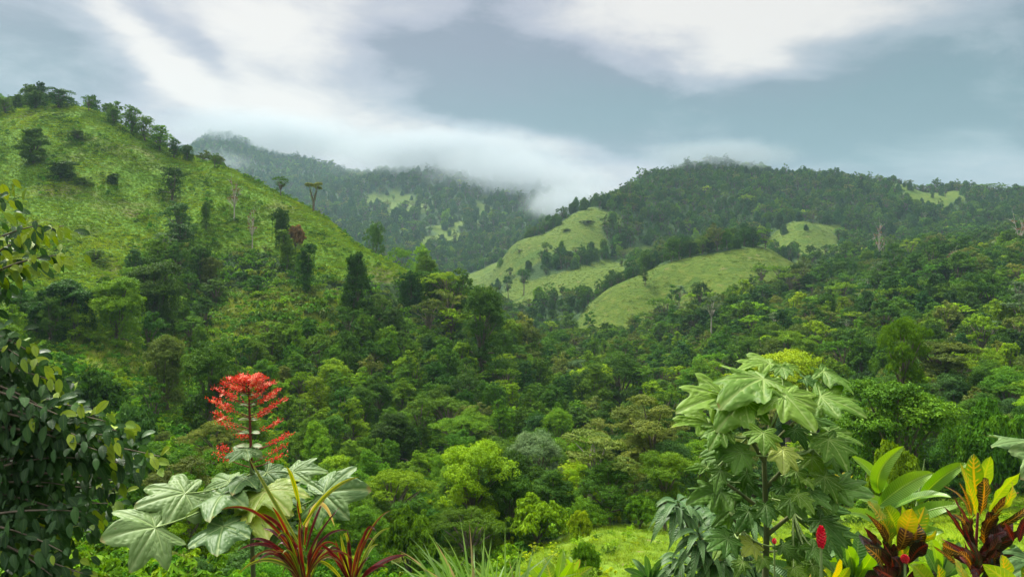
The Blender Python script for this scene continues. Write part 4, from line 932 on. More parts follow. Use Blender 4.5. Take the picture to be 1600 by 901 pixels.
def surface_leaf_mat(name, build, rough=.5, spec=.32, transl=.22, bump=.5, bs=1.0):
    m, n = mat(name); st = n.new('ShaderNodeAttribute', attribute_name='st'); sp = n.new('ShaderNodeSeparateXYZ'); n.l.new(st.outputs['Vector'], sp.inputs[0])
    lv = n.new('ShaderNodeAttribute', attribute_name='lv').outputs['Fac']; oi = n.new('ShaderNodeObjectInfo').outputs['Random']
    tc = n.new('ShaderNodeTexCoord').outputs['Object']
    col, hgt = build(n, sp.outputs[0], sp.outputs[1], lv, oi, tc)
    b = None
    if hgt is not None:
        bp = n.new('ShaderNodeBump'); bp.inputs['Strength'].default_value = bump; bp.inputs['Distance'].default_value = .004 * bs; n.l.new(hgt, bp.inputs['Height']); b = bp.outputs[0]
    finish_leaf(n, col, rough, spec, transl, b); return m
def side_veins(n, s, t, k, slope, w):
    """thin slanting side veins: 1 on a vein"""
    v = n.m('FRACT', n.m('SUBTRACT', n.m('MULTIPLY', s, k), n.m('MULTIPLY', n.m('ABSOLUTE', t), slope)))
    return n.rng(n.m('ABSOLUTE', n.m('SUBTRACT', v, .5)), w, w * .35)
def big_leaf(base, pale, veinc, spots=.5):
    def f(n, s, t, lv, oi, tc):
        n1 = n.noise(tc, 9, 4, .6); c = n.mix(n.rng(n.m('ADD', n1, n.m('MULTIPLY', n.m('SUBTRACT', oi, .5), .5)), .3, .75), base, pale)
        c = n.mix(n.m('MULTIPLY', n.rng(lv, .25, .9), .85), c, veinc)
        sp = n.rng(n.noise(tc, 85, 2, .5), .70, .76); c = n.mix(n.m('MULTIPLY', sp, spots), c, (.10, .065, .02)); c = n.mix(n.m('MULTIPLY', n.rng(n.noise(tc, 34, 5, .7), .68, .72), spots), c, (.05, .05, .015))
        edge = n.rng(n.m('ADD', n.m('POWER', n.m('ADD', n.m('MULTIPLY', s, s), n.m('MULTIPLY', t, t)), .5), n.m('MULTIPLY', n.noise(tc, 22, 3, .6), .5)), 1.16, 1.28); c = n.mix(n.m('MULTIPLY', edge, .7), c, (.22, .15, .04))
        return c, n.m('ADD', n.m('MULTIPLY', lv, -1.0), n.m('MULTIPLY', n.noise(tc, 130, 3, .6), .35))
    return f
def ribbed(base, tip, rib, k=22, slope=2.0, amt=.35, edge=None):
    def f(n, s, t, lv, oi, tc):
        c = n.mix(n.rng(n.m('ADD', n.m('ADD', s, n.m('MULTIPLY', oi, .4)), n.m('MULTIPLY', n.noise(tc, 12, 3, .6), .4)), .5, 1.4), base, tip)
        c = n.mix(n.m('MULTIPLY', side_veins(n, s, t, k, slope, .2), amt), c, rib)
        mid = n.rng(n.m('ABSOLUTE', t), .10, .03); c = n.mix(mid, c, rib)
        if edge: c = n.mix(n.rng(n.m('ABSOLUTE', t), .80, .97), c, edge)
        return c, n.m('ADD', side_veins(n, s, t, k, slope, .35), mid)
    return f
def croton(ground_c, ground2, vein, k=13, slope=1.5, w=.24, spread=.5):
    def f(n, s, t, lv, oi, tc):
        g1 = n.mix(n.rng(n.m('ADD', n.noise(tc, 16, 4, .6), n.m('MULTIPLY', n.m('SUBTRACT', oi, .5), .6)), .35, .65), ground_c, ground2)
        v = side_veins(n, n.m('ADD', s, n.m('MULTIPLY', n.noise(tc, 30, 2, .5), .03)), t, k, slope, w)
        brk = n.rng(n.noise(tc, 26, 3, .6), .34, .52); v = n.m('MULTIPLY', n.m('MULTIPLY', v, brk), n.rng(n.m('ABSOLUTE', t), .95, .6))
        c = n.mix(v, g1, vein); mid = n.rng(n.m('ABSOLUTE', t), .17, .07); c = n.mix(mid, c, vein)
        return c, n.m('ADD', v, mid)
    return f
def striped(center, edge, mixc, pos=.45):
    def f(n, s, t, lv, oi, tc):
        a = n.m('ADD', n.m('ABSOLUTE', t), n.m('MULTIPLY', n.m('SUBTRACT', n.noise(tc, 20, 3, .6), .5), .25)); a = n.m('ADD', a, n.m('MULTIPLY', n.m('SUBTRACT', lv, .5), .9))
        c = n.mix(n.rng(a, pos, pos + .3), center, edge); c = n.mix(n.m('MULTIPLY', n.rng(n.m('FRACT', n.m('MULTIPLY', t, 4.0)), .62, .9), .55), c, mixc)
        return c, n.m('FRACT', n.m('MULTIPLY', t, 5.0))
    return f
L_ = {}
L_['pagoda'] = surface_leaf_mat('pale_lobed_leaf', big_leaf((.060, .130, .030), (.120, .200, .050), (.21, .29, .10)), .55, .3, .2)
L_['pagoda_young'] = surface_leaf_mat('yellowing_lobed_leaf', big_leaf((.20, .29, .035), (.33, .38, .045), (.40, .42, .12)), .5, .4, .3)
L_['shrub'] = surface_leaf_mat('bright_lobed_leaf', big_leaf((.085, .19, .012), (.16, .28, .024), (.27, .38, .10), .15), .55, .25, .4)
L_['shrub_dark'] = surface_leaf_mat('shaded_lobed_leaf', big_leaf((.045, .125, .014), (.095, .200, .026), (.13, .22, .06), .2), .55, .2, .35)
L_['shrub_yellow'] = surface_leaf_mat('ageing_lobed_leaf', big_leaf((.19, .27, .03), (.30, .36, .04), (.36, .42, .10), .7), .5, .4, .35)
L_['stalk'] = bark_mat('green_brown_stalk', (.07, .10, .03), (.17, .17, .06), 30)
L_['petiole'] = bark_mat('pale_green_petiole', (.16, .25, .07), (.24, .32, .10), 30)
L_['redstem'] = bark_mat('dark_red_stem', (.10, .018, .012), (.20, .04, .02), 40)
L_['ginger'] = surface_leaf_mat('ginger_leaf', ribbed((.10, .235, .015), (.19, .34, .022), (.26, .40, .05), 30, 1.4, .10), .38, .5, .4)
L_['narrow'] = surface_leaf_mat('narrow_glossy_leaf', ribbed((.035, .105, .022), (.075, .17, .032), (.14, .23, .06), 16, 1.4, .25), .45, .35, .25)
L_['lemon'] = surface_leaf_mat('lemongrass_blade', ribbed((.10, .22, .045), (.18, .31, .07), (.28, .38, .14), 2, 0, .1), .5, .4, .3)
L_['lemon_dry'] = surface_leaf_mat('drying_blade', ribbed((.30, .29, .12), (.38, .27, .12), (.42, .38, .2), 2, 0, .1), .6, .3, .3)
L_['cord_red'] = surface_leaf_mat('crimson_striped_leaf', striped((.075, .008, .010), (.17, .022, .02), (.04, .04, .012)), .35, .55, .25)
L_['cord_green'] = surface_leaf_mat('red_and_lime_striped_leaf', striped((.17, .016, .014), (.20, .24, .020), (.10, .09, .016), .55), .38, .5, .3)
L_['cord_yellow'] = surface_leaf_mat('yellow_edged_leaf', striped((.11, .19, .020), (.33, .33, .045), (.16, .14, .02), .35), .4, .45, .35)
L_['cord_cream'] = surface_leaf_mat('cream_drying_leaf', striped((.50, .40, .12), (.58, .50, .20), (.42, .24, .08)), .5, .3, .35)
L_['cro_yellow'] = surface_leaf_mat('yellow_veined_croton_leaf', croton((.13, .25, .012), (.26, .36, .015), (.55, .38, .018)), .35, .5, .3)
L_['cro_gold'] = surface_leaf_mat('golden_croton_leaf', croton((.42, .40, .012), (.24, .34, .015), (.60, .42, .025), 13, 1.5, .3), .35, .5, .35)
L_['cro_green'] = surface_leaf_mat('lime_croton_leaf', croton((.16, .29, .015), (.23, .36, .02), (.36, .42, .03), 14, 1.4, .15), .35, .5, .35)
L_['cro_red'] = surface_leaf_mat('dark_red_croton_leaf', croton((.030, .014, .008), (.085, .012, .008), (.30, .045, .015), 12, 1.5, .12), .33, .55, .2)
L_['cro_orange'] = surface_leaf_mat('orange_veined_croton_leaf', croton((.055, .055, .010), (.12, .045, .010), (.52, .24, .02), 13, 1.5, .24), .35, .5, .25)
L_['cro_dark'] = surface_leaf_mat('purple_green_croton_leaf', croton((.022, .040, .016), (.050, .016, .014), (.16, .03, .02), 12, 1.5, .12), .3, .6, .2)
def tree_leaf(a, b, rib):
    def f(n, s, t, lv, oi, tc):
        c = n.ramp(lv, [(0, a), (.62, b), (.80, (.075, .17, .02)), (1.0, (.25, .34, .025))])
        mid = n.rng(n.m('ABSOLUTE', t), .14, .05); return n.mix(n.m('MULTIPLY', mid, .5), c, rib), side_veins(n, s, t, 9, 1.2, .3)
    return f
L_['tree'] = surface_leaf_mat('dark_glossy_leaf', tree_leaf((.016, .048, .012), (.045, .115, .024), (.09, .16, .04)), .45, .22, .18)
def plain(name, c1, c2, rough=.5, transl=.15, scale=60):
    m, n = mat(name); tc = n.new('ShaderNodeTexCoord').outputs['Object']; lv = n.new('ShaderNodeAttribute', attribute_name='lv').outputs['Fac']
    finish_leaf(n, n.mix(n.m('MULTIPLY', n.m('ADD', lv, n.noise(tc, scale, 2, .5)), .5), c1, c2), rough, .4, transl); return m
L_['scarlet'] = plain('scarlet_blossom', (.62, .012, .012), (.80, .09, .015), .45, .3)
L_['salmon'] = plain('salmon_open_blossom', (.80, .20, .09), (.88, .50, .30), .5, .3)
L_['crimson'] = plain('crimson_bract', (.45, .006, .016), (.62, .02, .03), .4, .15)
L_['goldflower'] = plain('golden_blossom', (.30, .28, .02), (.48, .42, .05), .5, .3)

def leaf_part(parent, name, mb_fn, mats, label=None):
    mb = MB(); mb_fn(mb); o = mb.build(name, mats, parent, True)
    if label: o['label'] = label
    return o
def off(root, p): return np.array(p) - np.array(root.location)

# --- pagoda flower
rngG = np.random.default_rng(77)
LB5 = [(0, 1.0, .78), (.80, .88, .66), (-.80, .88, .66), (1.62, .78, .70), (-1.62, .78, .70), (2.42, .66, .60), (-2.42, .66, .60)]
LB3 = [(0, 1.0, .58), (.62, .82, .46), (-.62, .82, .46), (1.30, .68, .56), (-1.30, .68, .56), (2.15, .54, .62), (-2.15, .54, .62)]
LB3N = [(0, 1.0, .54), (.56, .74, .42), (-.56, .74, .42), (1.25, .60, .52), (-1.25, .60, .52), (2.15, .48, .62), (-2.15, .48, .62)]
def pagoda():
    y = 3.0; root = empty('pagoda_flower_plant', P(396, 1124, y)); O = np.array(root.location)
    tag(root, 'tall plant with red pagoda shaped flower spike over broad pale lobed leaves', 'flowering plant')
    top = np.array(P(388, 583, y)) - O; fork = np.array(P(393, 730, y)) - O
    mb = MB(); tube(mb, [(0, 0, 0), (.01, 0, .3), tuple((fork) * .7), tuple(fork)], [.012, .011, .009, .007], 8); mb.build('stem', L_['stalk'], root, True)
    # broad leaves: (stalk joint px, py, depth) (tip px, py, depth), width, hint
    LV = [((296, 768, 2.92), (203, 792, 2.72), 1.0, (0, -.75, 1), 'pagoda'), ((250, 822, 2.75), (152, 838, 2.55), 1.2, (.1, -.9, 1), 'pagoda'),
          ((352, 768, 2.9), (322, 806, 2.6), .95, (-.2, -.8, 1), 'pagoda'), ((350, 818, 2.75), (336, 862, 2.5), 1.0, (0, -.8, 1), 'pagoda'),
          ((452, 738, 3.15), (515, 728, 3.15), .9, (0, -.5, 1), 'pagoda'), ((500, 772, 2.85), (580, 757, 2.8), 1.0, (.1, -.9, 1), 'pagoda'),
          ((388, 700, 2.98), (356, 722, 2.8), .7, (0, -.6, 1), 'pagoda'), ((385, 745, 2.95), (360, 770, 2.75), .9, (-.2, -.5, 1), 'pagoda'),
          ((412, 765, 2.9), (452, 795, 2.65), .9, (.3, -.9, 1), 'pagoda_young'), ((400, 790, 2.85), (418, 838, 2.6), .95, (0, -.9, 1), 'pagoda_young'),
          ((405, 815, 2.85), (372, 822, 2.6), .8, (0, -.7, 1), 'pagoda'), ((440, 822, 2.9), (415, 858, 2.7), .8, (0, -.8, 1), 'pagoda'),
          ((415, 735, 3.1), (440, 762, 3.0), .9, (0, -.7, 1), 'pagoda'), ((360, 752, 3.1), (330, 742, 3.25), .9, (0, -.5, 1), 'pagoda'),
          ((440, 765, 3.05), (478, 790, 2.9), .8, (.2, -.8, 1), 'pagoda')]
    for i, (b, t, w, h, mt) in enumerate(LV):
        bb = np.array(P(*b)) - O; tt = np.array(P(t[0], t[1], b[2] + (t[2] - b[2]) * .75)) - O; pet = np.array([.0 + .004 * (i % 3), 0, fork[2] - .02 - .035 * (i % 6)])
        leaf_part(root, 'leaf', lambda m: lobed_leaf(m, bb, tt, LB5, h, .25, .16, .06, i + 1, size=.88, width=w, pet=pet), [L_[mt], L_['petiole']], 'yellowing lobed leaf with spots' if mt != 'pagoda' else None)
    # flower spike
    pan = MB(); tube(pan, [tuple(fork), tuple(fork + (top - fork) * .5), tuple(top)], [.0065, .005, .002], 8); spike = pan.build('flower_spike', L_['redstem'], root, True)
    spike['label'] = 'red pyramid of blossom on a dark red stem'
    H = top - fork
    rows = [(.14, [(-58, 2), (50, -4)]), (.22, [(-50, 26), (54, 30)]), (.36, [(62, 20), (-14, 4), (60, 34)]), (.50, [(-42, -2), (46, 12)]), (.58, [(-54, 6), (24, -2)]), (.66, [(-40, 10), (40, 6)]), (.72, [(-56, 18), (52, 20)]),
            (.76, [(-36, 10), (36, 8), (10, -4)]), (.82, [(-46, 12), (44, 14)]), (.86, [(-28, 8), (28, 6), (-8, -8)]), (.90, [(-36, 14), (36, 14)]), (.93, [(-20, 8), (20, 8)]), (.95, [(-26, 14), (26, 14), (2, -6)]), (.97, [(-12, 9), (13, 9)])]
    for ri, (f, brs) in enumerate(rows):
        st = fork + H * (f - .02)
        brs = list(brs) + ([(-16 * (1.25 - f) * 2, 99), (18 * (1.25 - f) * 2, 98)] if f > .84 else [])
        for bi, (dx, dz) in enumerate(brs):
            k = y / FOC; full = f > .45
            dep = rngG.uniform(-.03, .03) if dz < 90 else (-.07 if bi % 2 else .06) * (1.25 - f)
            en = fork + H * f + np.array([dx * k, dep, -dz * k * .0 + (rngG.uniform(-2, 3)) * k])
            st2 = fork + H * max(0, f - .02 - abs(dx) * .0028)
            m = MB(); q = st2 * .35 + en * .65 + np.array([0, 0, -.012])
            tube(m, bez(st2, q, en, np.linspace(0, 1, 6)), [.0025, .002, .0018, .0015, .0012, .001], 5, mi=1)
            cnt = 46 if f > .84 else 66
            for c in range(cnt):   # buds and tubular florets massed along the outer half
                t = rngG.uniform(.42, 1.06); base = bez(st2, q, en, [min(t, 1)])[0] + rngG.normal(size=3) * np.array([.009, .022, .0028 if f < .5 else .0042]) + np.array([0, 0, .004])
                d = unit(np.array([np.sign(dx) * .4, rngG.normal() * .6, .8]) + rngG.normal(size=3) * .4); l = rngG.uniform(.005, .009)
                sd = unit(np.cross(d, [.3, 1, .2])); up = np.cross(sd, d); r = rngG.uniform(.0018, .0038)
                ringv = [base, *[base + d * l * .6 + (sd * math.cos(a) + up * math.sin(a)) * r for a in (0, 2.1, 4.2)], base + d * l]
                m.add(ringv, [(0, 1, 2), (0, 2, 3), (0, 3, 1), (4, 2, 1), (4, 3, 2), (4, 1, 3)], rngG.uniform(0, 1))
            # open star blossoms and long curved stamens
            for c in range((5 if full else 0)):
                p = bez(st2, q, en, [rngG.uniform(.55, 1)])[0] + np.array([np.sign(dx) * rngG.uniform(-.004, .01), rngG.uniform(-.025, .0), rngG.uniform(.0, .014)])
                if rngG.uniform() < .55:
                    ax = unit(np.array([np.sign(dx) * .3, -1, .3]) + rngG.normal(size=3) * .4); s1 = unit(np.cross(ax, [0, 0, 1])); s2 = np.cross(s1, ax); r = .0095
                    for kx in range(5):
                        a = kx * 1.2566 + ri; dd = s1 * math.cos(a) + s2 * math.sin(a); ee = s1 * math.cos(a + 1.57) + s2 * math.sin(a + 1.57)
                        m.add([p, p + dd * r * .6 + ee * r * .28, p + dd * r + ax * .001, p + dd * r * .6 - ee * r * .28], [(0, 1, 2, 3)], rngG.uniform(.2, 1), mi=2)
                for kx in range(3):
                    o2 = np.array([np.sign(dx) * rngG.uniform(.008, .026), rngG.normal() * .012, rngG.uniform(.0, .016)])
                    tube(m, bez(p, p + o2 * np.array([.8, .8, -.1]), p + o2, [0, .5, 1]), .00045, 3, lv=.6)
            m.build('flower_cluster', [L_['scarlet'], L_['redstem'], L_['salmon']], spike)
        if ri in (0, 1, 2, 3, 5, 7):
            for sgn in (-1, 1):
                b = fork + H * (f + .01); l = .07 * (1 - f * .75)
                leaf_part(spike, 'bract', lambda m: strip_leaf(m, b, b + np.array([sgn * l * .9, -.02, .002 - .3 * l * (ri == 0)]), l * .42, 'ellip', .08, fold=.1), L_['pagoda'])
pagoda()

# --- big leafed shrub
def big_shrub():
    y = 2.8; root = empty('broad_leaved_shrub', P(1192, 1172, y)); O = np.array(root.location)
    tag(root, 'big shrub with large bright green pointed lobed leaves in front of the clearing', 'shrub')
    q = lambda px, py, d: np.array(P(px, py, d)) - O
    mb = MB(); tube(mb, [(0, 0, 0), tuple(q(1194, 960, y)), tuple(q(1198, 830, y)), tuple(q(1194, 720, y)), tuple(q(1205, 650, y))], [.015, .013, .011, .009, .006], 10); mb.build('stem', L_['stalk'], root, True)
    br = {'a': [(1198, 835), (1240, 800), (1290, 770)], 'b': [(1196, 800), (1150, 765), (1108, 735)], 'c': [(1194, 720), (1170, 680), (1158, 630)], 'd': [(1200, 690), (1215, 640), (1222, 590)], 'e': [(1200, 700), (1240, 660), (1275, 640)], 'f': [(1198, 760), (1235, 720), (1270, 700)], 'g': [(1196, 860), (1160, 830), (1140, 800)]}
    for kx, pts in br.items():
        mb = MB(); tube(mb, [tuple(q(a, b, y - .03 * i)) for i, (a, b) in enumerate(pts)], [.009, .0065, .004], 7); mb.build('branch', L_['stalk'], root, True)
    S, D, Yl = 'shrub', 'shrub_dark', 'shrub_yellow'
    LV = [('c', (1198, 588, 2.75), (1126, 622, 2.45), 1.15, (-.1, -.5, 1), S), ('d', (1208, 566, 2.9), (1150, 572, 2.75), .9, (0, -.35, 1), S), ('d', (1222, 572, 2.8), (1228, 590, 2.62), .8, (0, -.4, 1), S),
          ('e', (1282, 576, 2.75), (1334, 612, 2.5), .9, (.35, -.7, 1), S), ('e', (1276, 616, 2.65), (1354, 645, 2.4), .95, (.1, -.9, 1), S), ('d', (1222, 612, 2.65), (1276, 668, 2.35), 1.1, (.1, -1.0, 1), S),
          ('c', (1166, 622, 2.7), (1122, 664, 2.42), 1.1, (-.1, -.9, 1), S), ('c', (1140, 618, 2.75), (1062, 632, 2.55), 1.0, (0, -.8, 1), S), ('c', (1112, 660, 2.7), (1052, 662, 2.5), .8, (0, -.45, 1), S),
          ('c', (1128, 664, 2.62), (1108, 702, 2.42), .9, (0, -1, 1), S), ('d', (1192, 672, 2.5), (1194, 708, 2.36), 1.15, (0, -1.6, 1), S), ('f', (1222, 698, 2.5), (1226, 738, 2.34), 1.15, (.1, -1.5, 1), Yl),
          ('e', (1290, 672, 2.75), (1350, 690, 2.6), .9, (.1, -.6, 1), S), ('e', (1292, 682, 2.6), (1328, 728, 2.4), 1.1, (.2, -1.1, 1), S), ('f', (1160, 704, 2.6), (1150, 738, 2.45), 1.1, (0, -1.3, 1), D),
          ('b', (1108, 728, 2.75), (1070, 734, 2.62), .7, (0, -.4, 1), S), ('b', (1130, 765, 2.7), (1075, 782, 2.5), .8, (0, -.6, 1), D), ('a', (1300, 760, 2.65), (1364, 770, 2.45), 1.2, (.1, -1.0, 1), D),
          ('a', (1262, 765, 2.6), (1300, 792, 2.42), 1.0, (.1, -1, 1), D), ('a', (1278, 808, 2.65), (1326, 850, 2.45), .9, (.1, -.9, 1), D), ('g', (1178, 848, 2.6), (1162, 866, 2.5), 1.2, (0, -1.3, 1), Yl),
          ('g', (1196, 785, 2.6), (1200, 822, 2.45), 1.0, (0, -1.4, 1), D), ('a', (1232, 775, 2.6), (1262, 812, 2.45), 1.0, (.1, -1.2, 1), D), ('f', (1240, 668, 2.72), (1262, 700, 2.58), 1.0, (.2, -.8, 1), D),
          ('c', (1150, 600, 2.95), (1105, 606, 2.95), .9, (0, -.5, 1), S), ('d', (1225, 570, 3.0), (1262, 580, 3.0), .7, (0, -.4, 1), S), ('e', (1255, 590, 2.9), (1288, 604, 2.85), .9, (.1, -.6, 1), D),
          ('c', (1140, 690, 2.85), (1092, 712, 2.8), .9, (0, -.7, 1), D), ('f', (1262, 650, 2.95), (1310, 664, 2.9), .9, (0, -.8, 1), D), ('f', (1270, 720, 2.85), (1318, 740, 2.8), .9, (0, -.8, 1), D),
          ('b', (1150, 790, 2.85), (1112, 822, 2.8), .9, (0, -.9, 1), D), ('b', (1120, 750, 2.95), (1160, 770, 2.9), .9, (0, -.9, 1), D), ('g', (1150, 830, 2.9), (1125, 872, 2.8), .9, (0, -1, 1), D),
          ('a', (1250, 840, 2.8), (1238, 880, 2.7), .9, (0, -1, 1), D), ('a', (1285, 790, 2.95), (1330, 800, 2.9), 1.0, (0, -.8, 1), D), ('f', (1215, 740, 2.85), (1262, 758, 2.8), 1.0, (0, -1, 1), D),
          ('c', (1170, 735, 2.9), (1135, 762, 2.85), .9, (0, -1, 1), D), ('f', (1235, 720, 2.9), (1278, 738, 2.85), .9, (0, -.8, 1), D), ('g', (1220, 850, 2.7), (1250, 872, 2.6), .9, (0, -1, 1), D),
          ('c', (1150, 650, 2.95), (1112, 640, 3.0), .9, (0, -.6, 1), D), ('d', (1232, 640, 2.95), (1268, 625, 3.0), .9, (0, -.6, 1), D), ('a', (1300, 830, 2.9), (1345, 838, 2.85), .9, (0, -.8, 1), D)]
    rg = np.random.default_rng(12)
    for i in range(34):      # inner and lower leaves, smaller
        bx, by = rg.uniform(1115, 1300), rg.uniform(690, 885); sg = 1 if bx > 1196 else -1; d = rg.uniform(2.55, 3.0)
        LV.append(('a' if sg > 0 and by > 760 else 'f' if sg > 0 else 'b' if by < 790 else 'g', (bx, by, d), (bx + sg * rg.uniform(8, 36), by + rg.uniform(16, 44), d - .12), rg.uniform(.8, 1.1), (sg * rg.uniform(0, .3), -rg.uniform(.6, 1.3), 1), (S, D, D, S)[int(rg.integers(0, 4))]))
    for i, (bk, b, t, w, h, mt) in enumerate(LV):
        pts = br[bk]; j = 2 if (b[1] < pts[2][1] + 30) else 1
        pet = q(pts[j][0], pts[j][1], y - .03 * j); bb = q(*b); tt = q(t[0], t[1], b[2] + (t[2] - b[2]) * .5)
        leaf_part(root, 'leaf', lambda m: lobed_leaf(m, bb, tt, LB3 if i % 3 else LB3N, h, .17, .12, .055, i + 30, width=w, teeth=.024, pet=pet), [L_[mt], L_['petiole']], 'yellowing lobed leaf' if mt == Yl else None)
big_shrub()

# --- sapling with narrow drooping leaves in whorls
def sapling():
    y = 3.5; root = empty('narrow_leaved_sapling', P(1105, 1028, y)); O = np.array(root.location)
    tag(root, 'sapling with whorls of narrow drooping dark leaves left of the big leafed shrub', 'shrub')
    q = lambda px, py, d: np.array(P(px, py, d)) - O; rng = np.random.default_rng(3)
    tips = [(1058, 782, 3.4), (1092, 832, 3.3), (1128, 802, 3.45), (1085, 795, 3.7), (1150, 850, 3.5), (1120, 862, 3.3), (1062, 868, 3.55), (1145, 760, 3.75), (1170, 800, 3.7), (1320, 865, 3.6), (1180, 875, 3.5)]
    mb = MB(); tube(mb, [(0, 0, 0), tuple(q(1112, 930, y)), tuple(q(1108, 860, y))], [.018, .014, .010], 8); mb.build('stem', L_['stalk'], root, True)
    for w, tp in enumerate(tips):
        e = q(*tp); mb = MB(); s = q(1110, 925 - 6 * w, y); tube(mb, bez(s, (s + e) / 2 + [0, 0, .05], e, np.linspace(0, 1, 6)), [.008, .007, .006, .005, .004, .003], 6)
        b = mb.build('branch', L_['stalk'], root, True)
        fm = MB()
        for i in range(26):
            a = i * 2.4; up = i / 26; el = .5 - 1.0 * (1 - up); l = rng.uniform(.11, .19)
            d = np.array([math.cos(a) * math.cos(el), math.sin(a) * math.cos(el) - .15, math.sin(el)]); p0 = e - np.array([0, 0, (1 - up) * .07])
            strip_leaf(fm, p0, p0 + d * l * .85 + np.array([0, 0, -.45 * l]), l * .24, 'lance', .20, hint=(0, -.3, 1) if abs(d[2]) < .8 else (0, -1, .2), fold=.35, n=7, m=1, lv=rng.uniform(0, 1), petiole=.1)
        fm.build('foliage', L_['narrow'], b, True)
sapling()

# --- ginger with long light green leaves
def ginger():
    y = 3.5; root = empty('ginger_plant', P(1440, 1028, y)); O = np.array(root.location)
    tag(root, 'ginger plant with long smooth light green leaves between the big shrub and the crotons', 'plant')
    q = lambda px, py, d: np.array(P(px, py, d)) - O
    mb = MB(); tube(mb, [(0, 0, 0), tuple(q(1432, 900, y)), tuple(q(1430, 800, y))], [.014, .012, .008], 8); mb.build('stem', L_['petiole'], root, True)
    mb = MB(); tube(mb, [tuple(q(1432, 790, y)), tuple(q(1440, 750, y)), tuple(q(1445, 716, y))], [.005, .004, .0015], 6); mb.build('flower_stalk', L_['petiole'], root, True)
    for b, t, w, ar, h, fo in [((1395, 785, 3.5), (1331, 712, 3.5), 30, (.01, 0, .02), (.3, -1, .5), .3), ((1374, 770, 3.45), (1413, 696, 3.4), 34, (-.05, 0, 0), (-.4, -1, .3), .5), ((1372, 790, 3.4), (1458, 738, 3.3), 40, (0, 0, .02), (.1, -1, .7), .35),
                              ((1432, 785, 3.5), (1513, 724, 3.35), 32, (0, 0, .03), (.2, -1, .8), .35), ((1420, 770, 3.7), (1468, 742, 3.8), 26, (0, 0, .02), (0, -1, .7), .3), ((1385, 800, 3.45), (1486, 776, 3.2), 30, (0, 0, .035), (0, -.7, 1), .3),
                              ((1400, 820, 3.45), (1500, 788, 3.3), 34, (0, 0, .02), (0, -1, .8), .25), ((1400, 800, 3.6), (1332, 775, 3.6), 26, (0, 0, .02), (0, -1, .8), .3), ((1390, 830, 3.5), (1320, 800, 3.4), 26, (0, 0, .03), (0, -1, .8), .3), ((1410, 860, 3.5), (1475, 830, 3.4), 30, (0, 0, .03), (0, -1, .8), .3)]:
        leaf_part(root, 'leaf', lambda m: strip_leaf(m, q(*b), q(*t), w * .70 / FOC * y, 'ellip', np.array(ar) * 2, h, fo, .03, 18, 4, ph=b[0]), L_['ginger'])
ginger()

# --- crotons
def croton_plant(label, foot, leaves, y):
    root = empty('croton', P(foot[0], foot[1], y)); O = np.array(root.location); tag(root, label, 'croton', 'crotons on the terrace')
    q = lambda px, py, d: np.array(P(px, py, d)) - O
    mb = MB(); tube(mb, [(0, 0, 0), tuple(q(foot[0], 900, y)), tuple(q(foot[2], foot[3], y))], [.011, .007, .004], 8); mb.build('stem', L_['redstem'] if foot[0] > 1500 and foot[0] < 1560 else L_['stalk'], root, True)
    rg = np.random.default_rng(int(foot[0])); leaves = list(leaves)
    for i in range(9 if foot[0] < 1480 else 22 if foot[0] < 1560 else 4):      # lower leaves, smaller and darker
        a = rg.uniform(-1.3, 1.3); by = rg.uniform(835, 915); l = rg.uniform(35, 62); leaves.append(((foot[0] + 10 * math.sin(a), by), (foot[0] + 6 + l * math.sin(a), by - l * .9 * math.cos(a)), rg.uniform(14, 26), ('cro_dark', 'cro_red', 'cro_orange', 'cro_dark')[i % 4]))
    for i, (b, t, w, mt) in enumerate(leaves):
        d = 0.05 * math.sin(i * 2.1); bb = q(b[0], b[1], y + d * .5); tt = q(t[0], t[1], y + d - .06); r = random.uniform(-.3, .3)
        leaf_part(root, 'leaf', lambda m: strip_leaf(m, bb, tt, w * (.80 if w > 24 else .62) / FOC * y, 'obov' if w > 24 else 'lance', (random.uniform(-.035, .035), random.uniform(-.09, .03), random.uniform(-.01, .03)), (r * 1.6, -1, .35), random.uniform(.1, .4), .07, 16, 3, ph=i, twist=random.uniform(-.5, .5), curl=random.uniform(0, .25)), L_[mt])
croton_plant('squat croton with golden veined leaves over dark red ones', (1400, 1100, 1400, 870),
 [((1395, 840), (1356, 782), 34, 'cro_gold'), ((1400, 835), (1382, 790), 36, 'cro_green'), ((1405, 850), (1425, 793), 34, 'cro_gold'), ((1412, 845), (1445, 790), 36, 'cro_yellow'), ((1400, 850), (1408, 786), 24, 'cro_green'),
  ((1385, 860), (1376, 812), 36, 'cro_yellow'), ((1425, 855), (1432, 815), 34, 'cro_orange'), ((1385, 870), (1342, 835), 30, 'cro_dark'), ((1380, 885), (1350, 850), 30, 'cro_orange'), ((1395, 890), (1378, 845), 30, 'cro_red'),
  ((1410, 890), (1402, 846), 30, 'cro_yellow'), ((1420, 880), (1450, 850), 28, 'cro_red'), ((1400, 905), (1364, 885), 34, 'cro_red'), ((1410, 905), (1440, 880), 30, 'cro_red'), ((1385, 850), (1352, 800), 20, 'cro_orange'),
  ((1430, 840), (1462, 826), 22, 'cro_yellow'), ((1390, 905), (1352, 905), 26, 'cro_dark'), ((1420, 905), (1462, 895), 26, 'cro_dark'), ((1378, 850), (1350, 822), 22, 'cro_red')], 2.6)
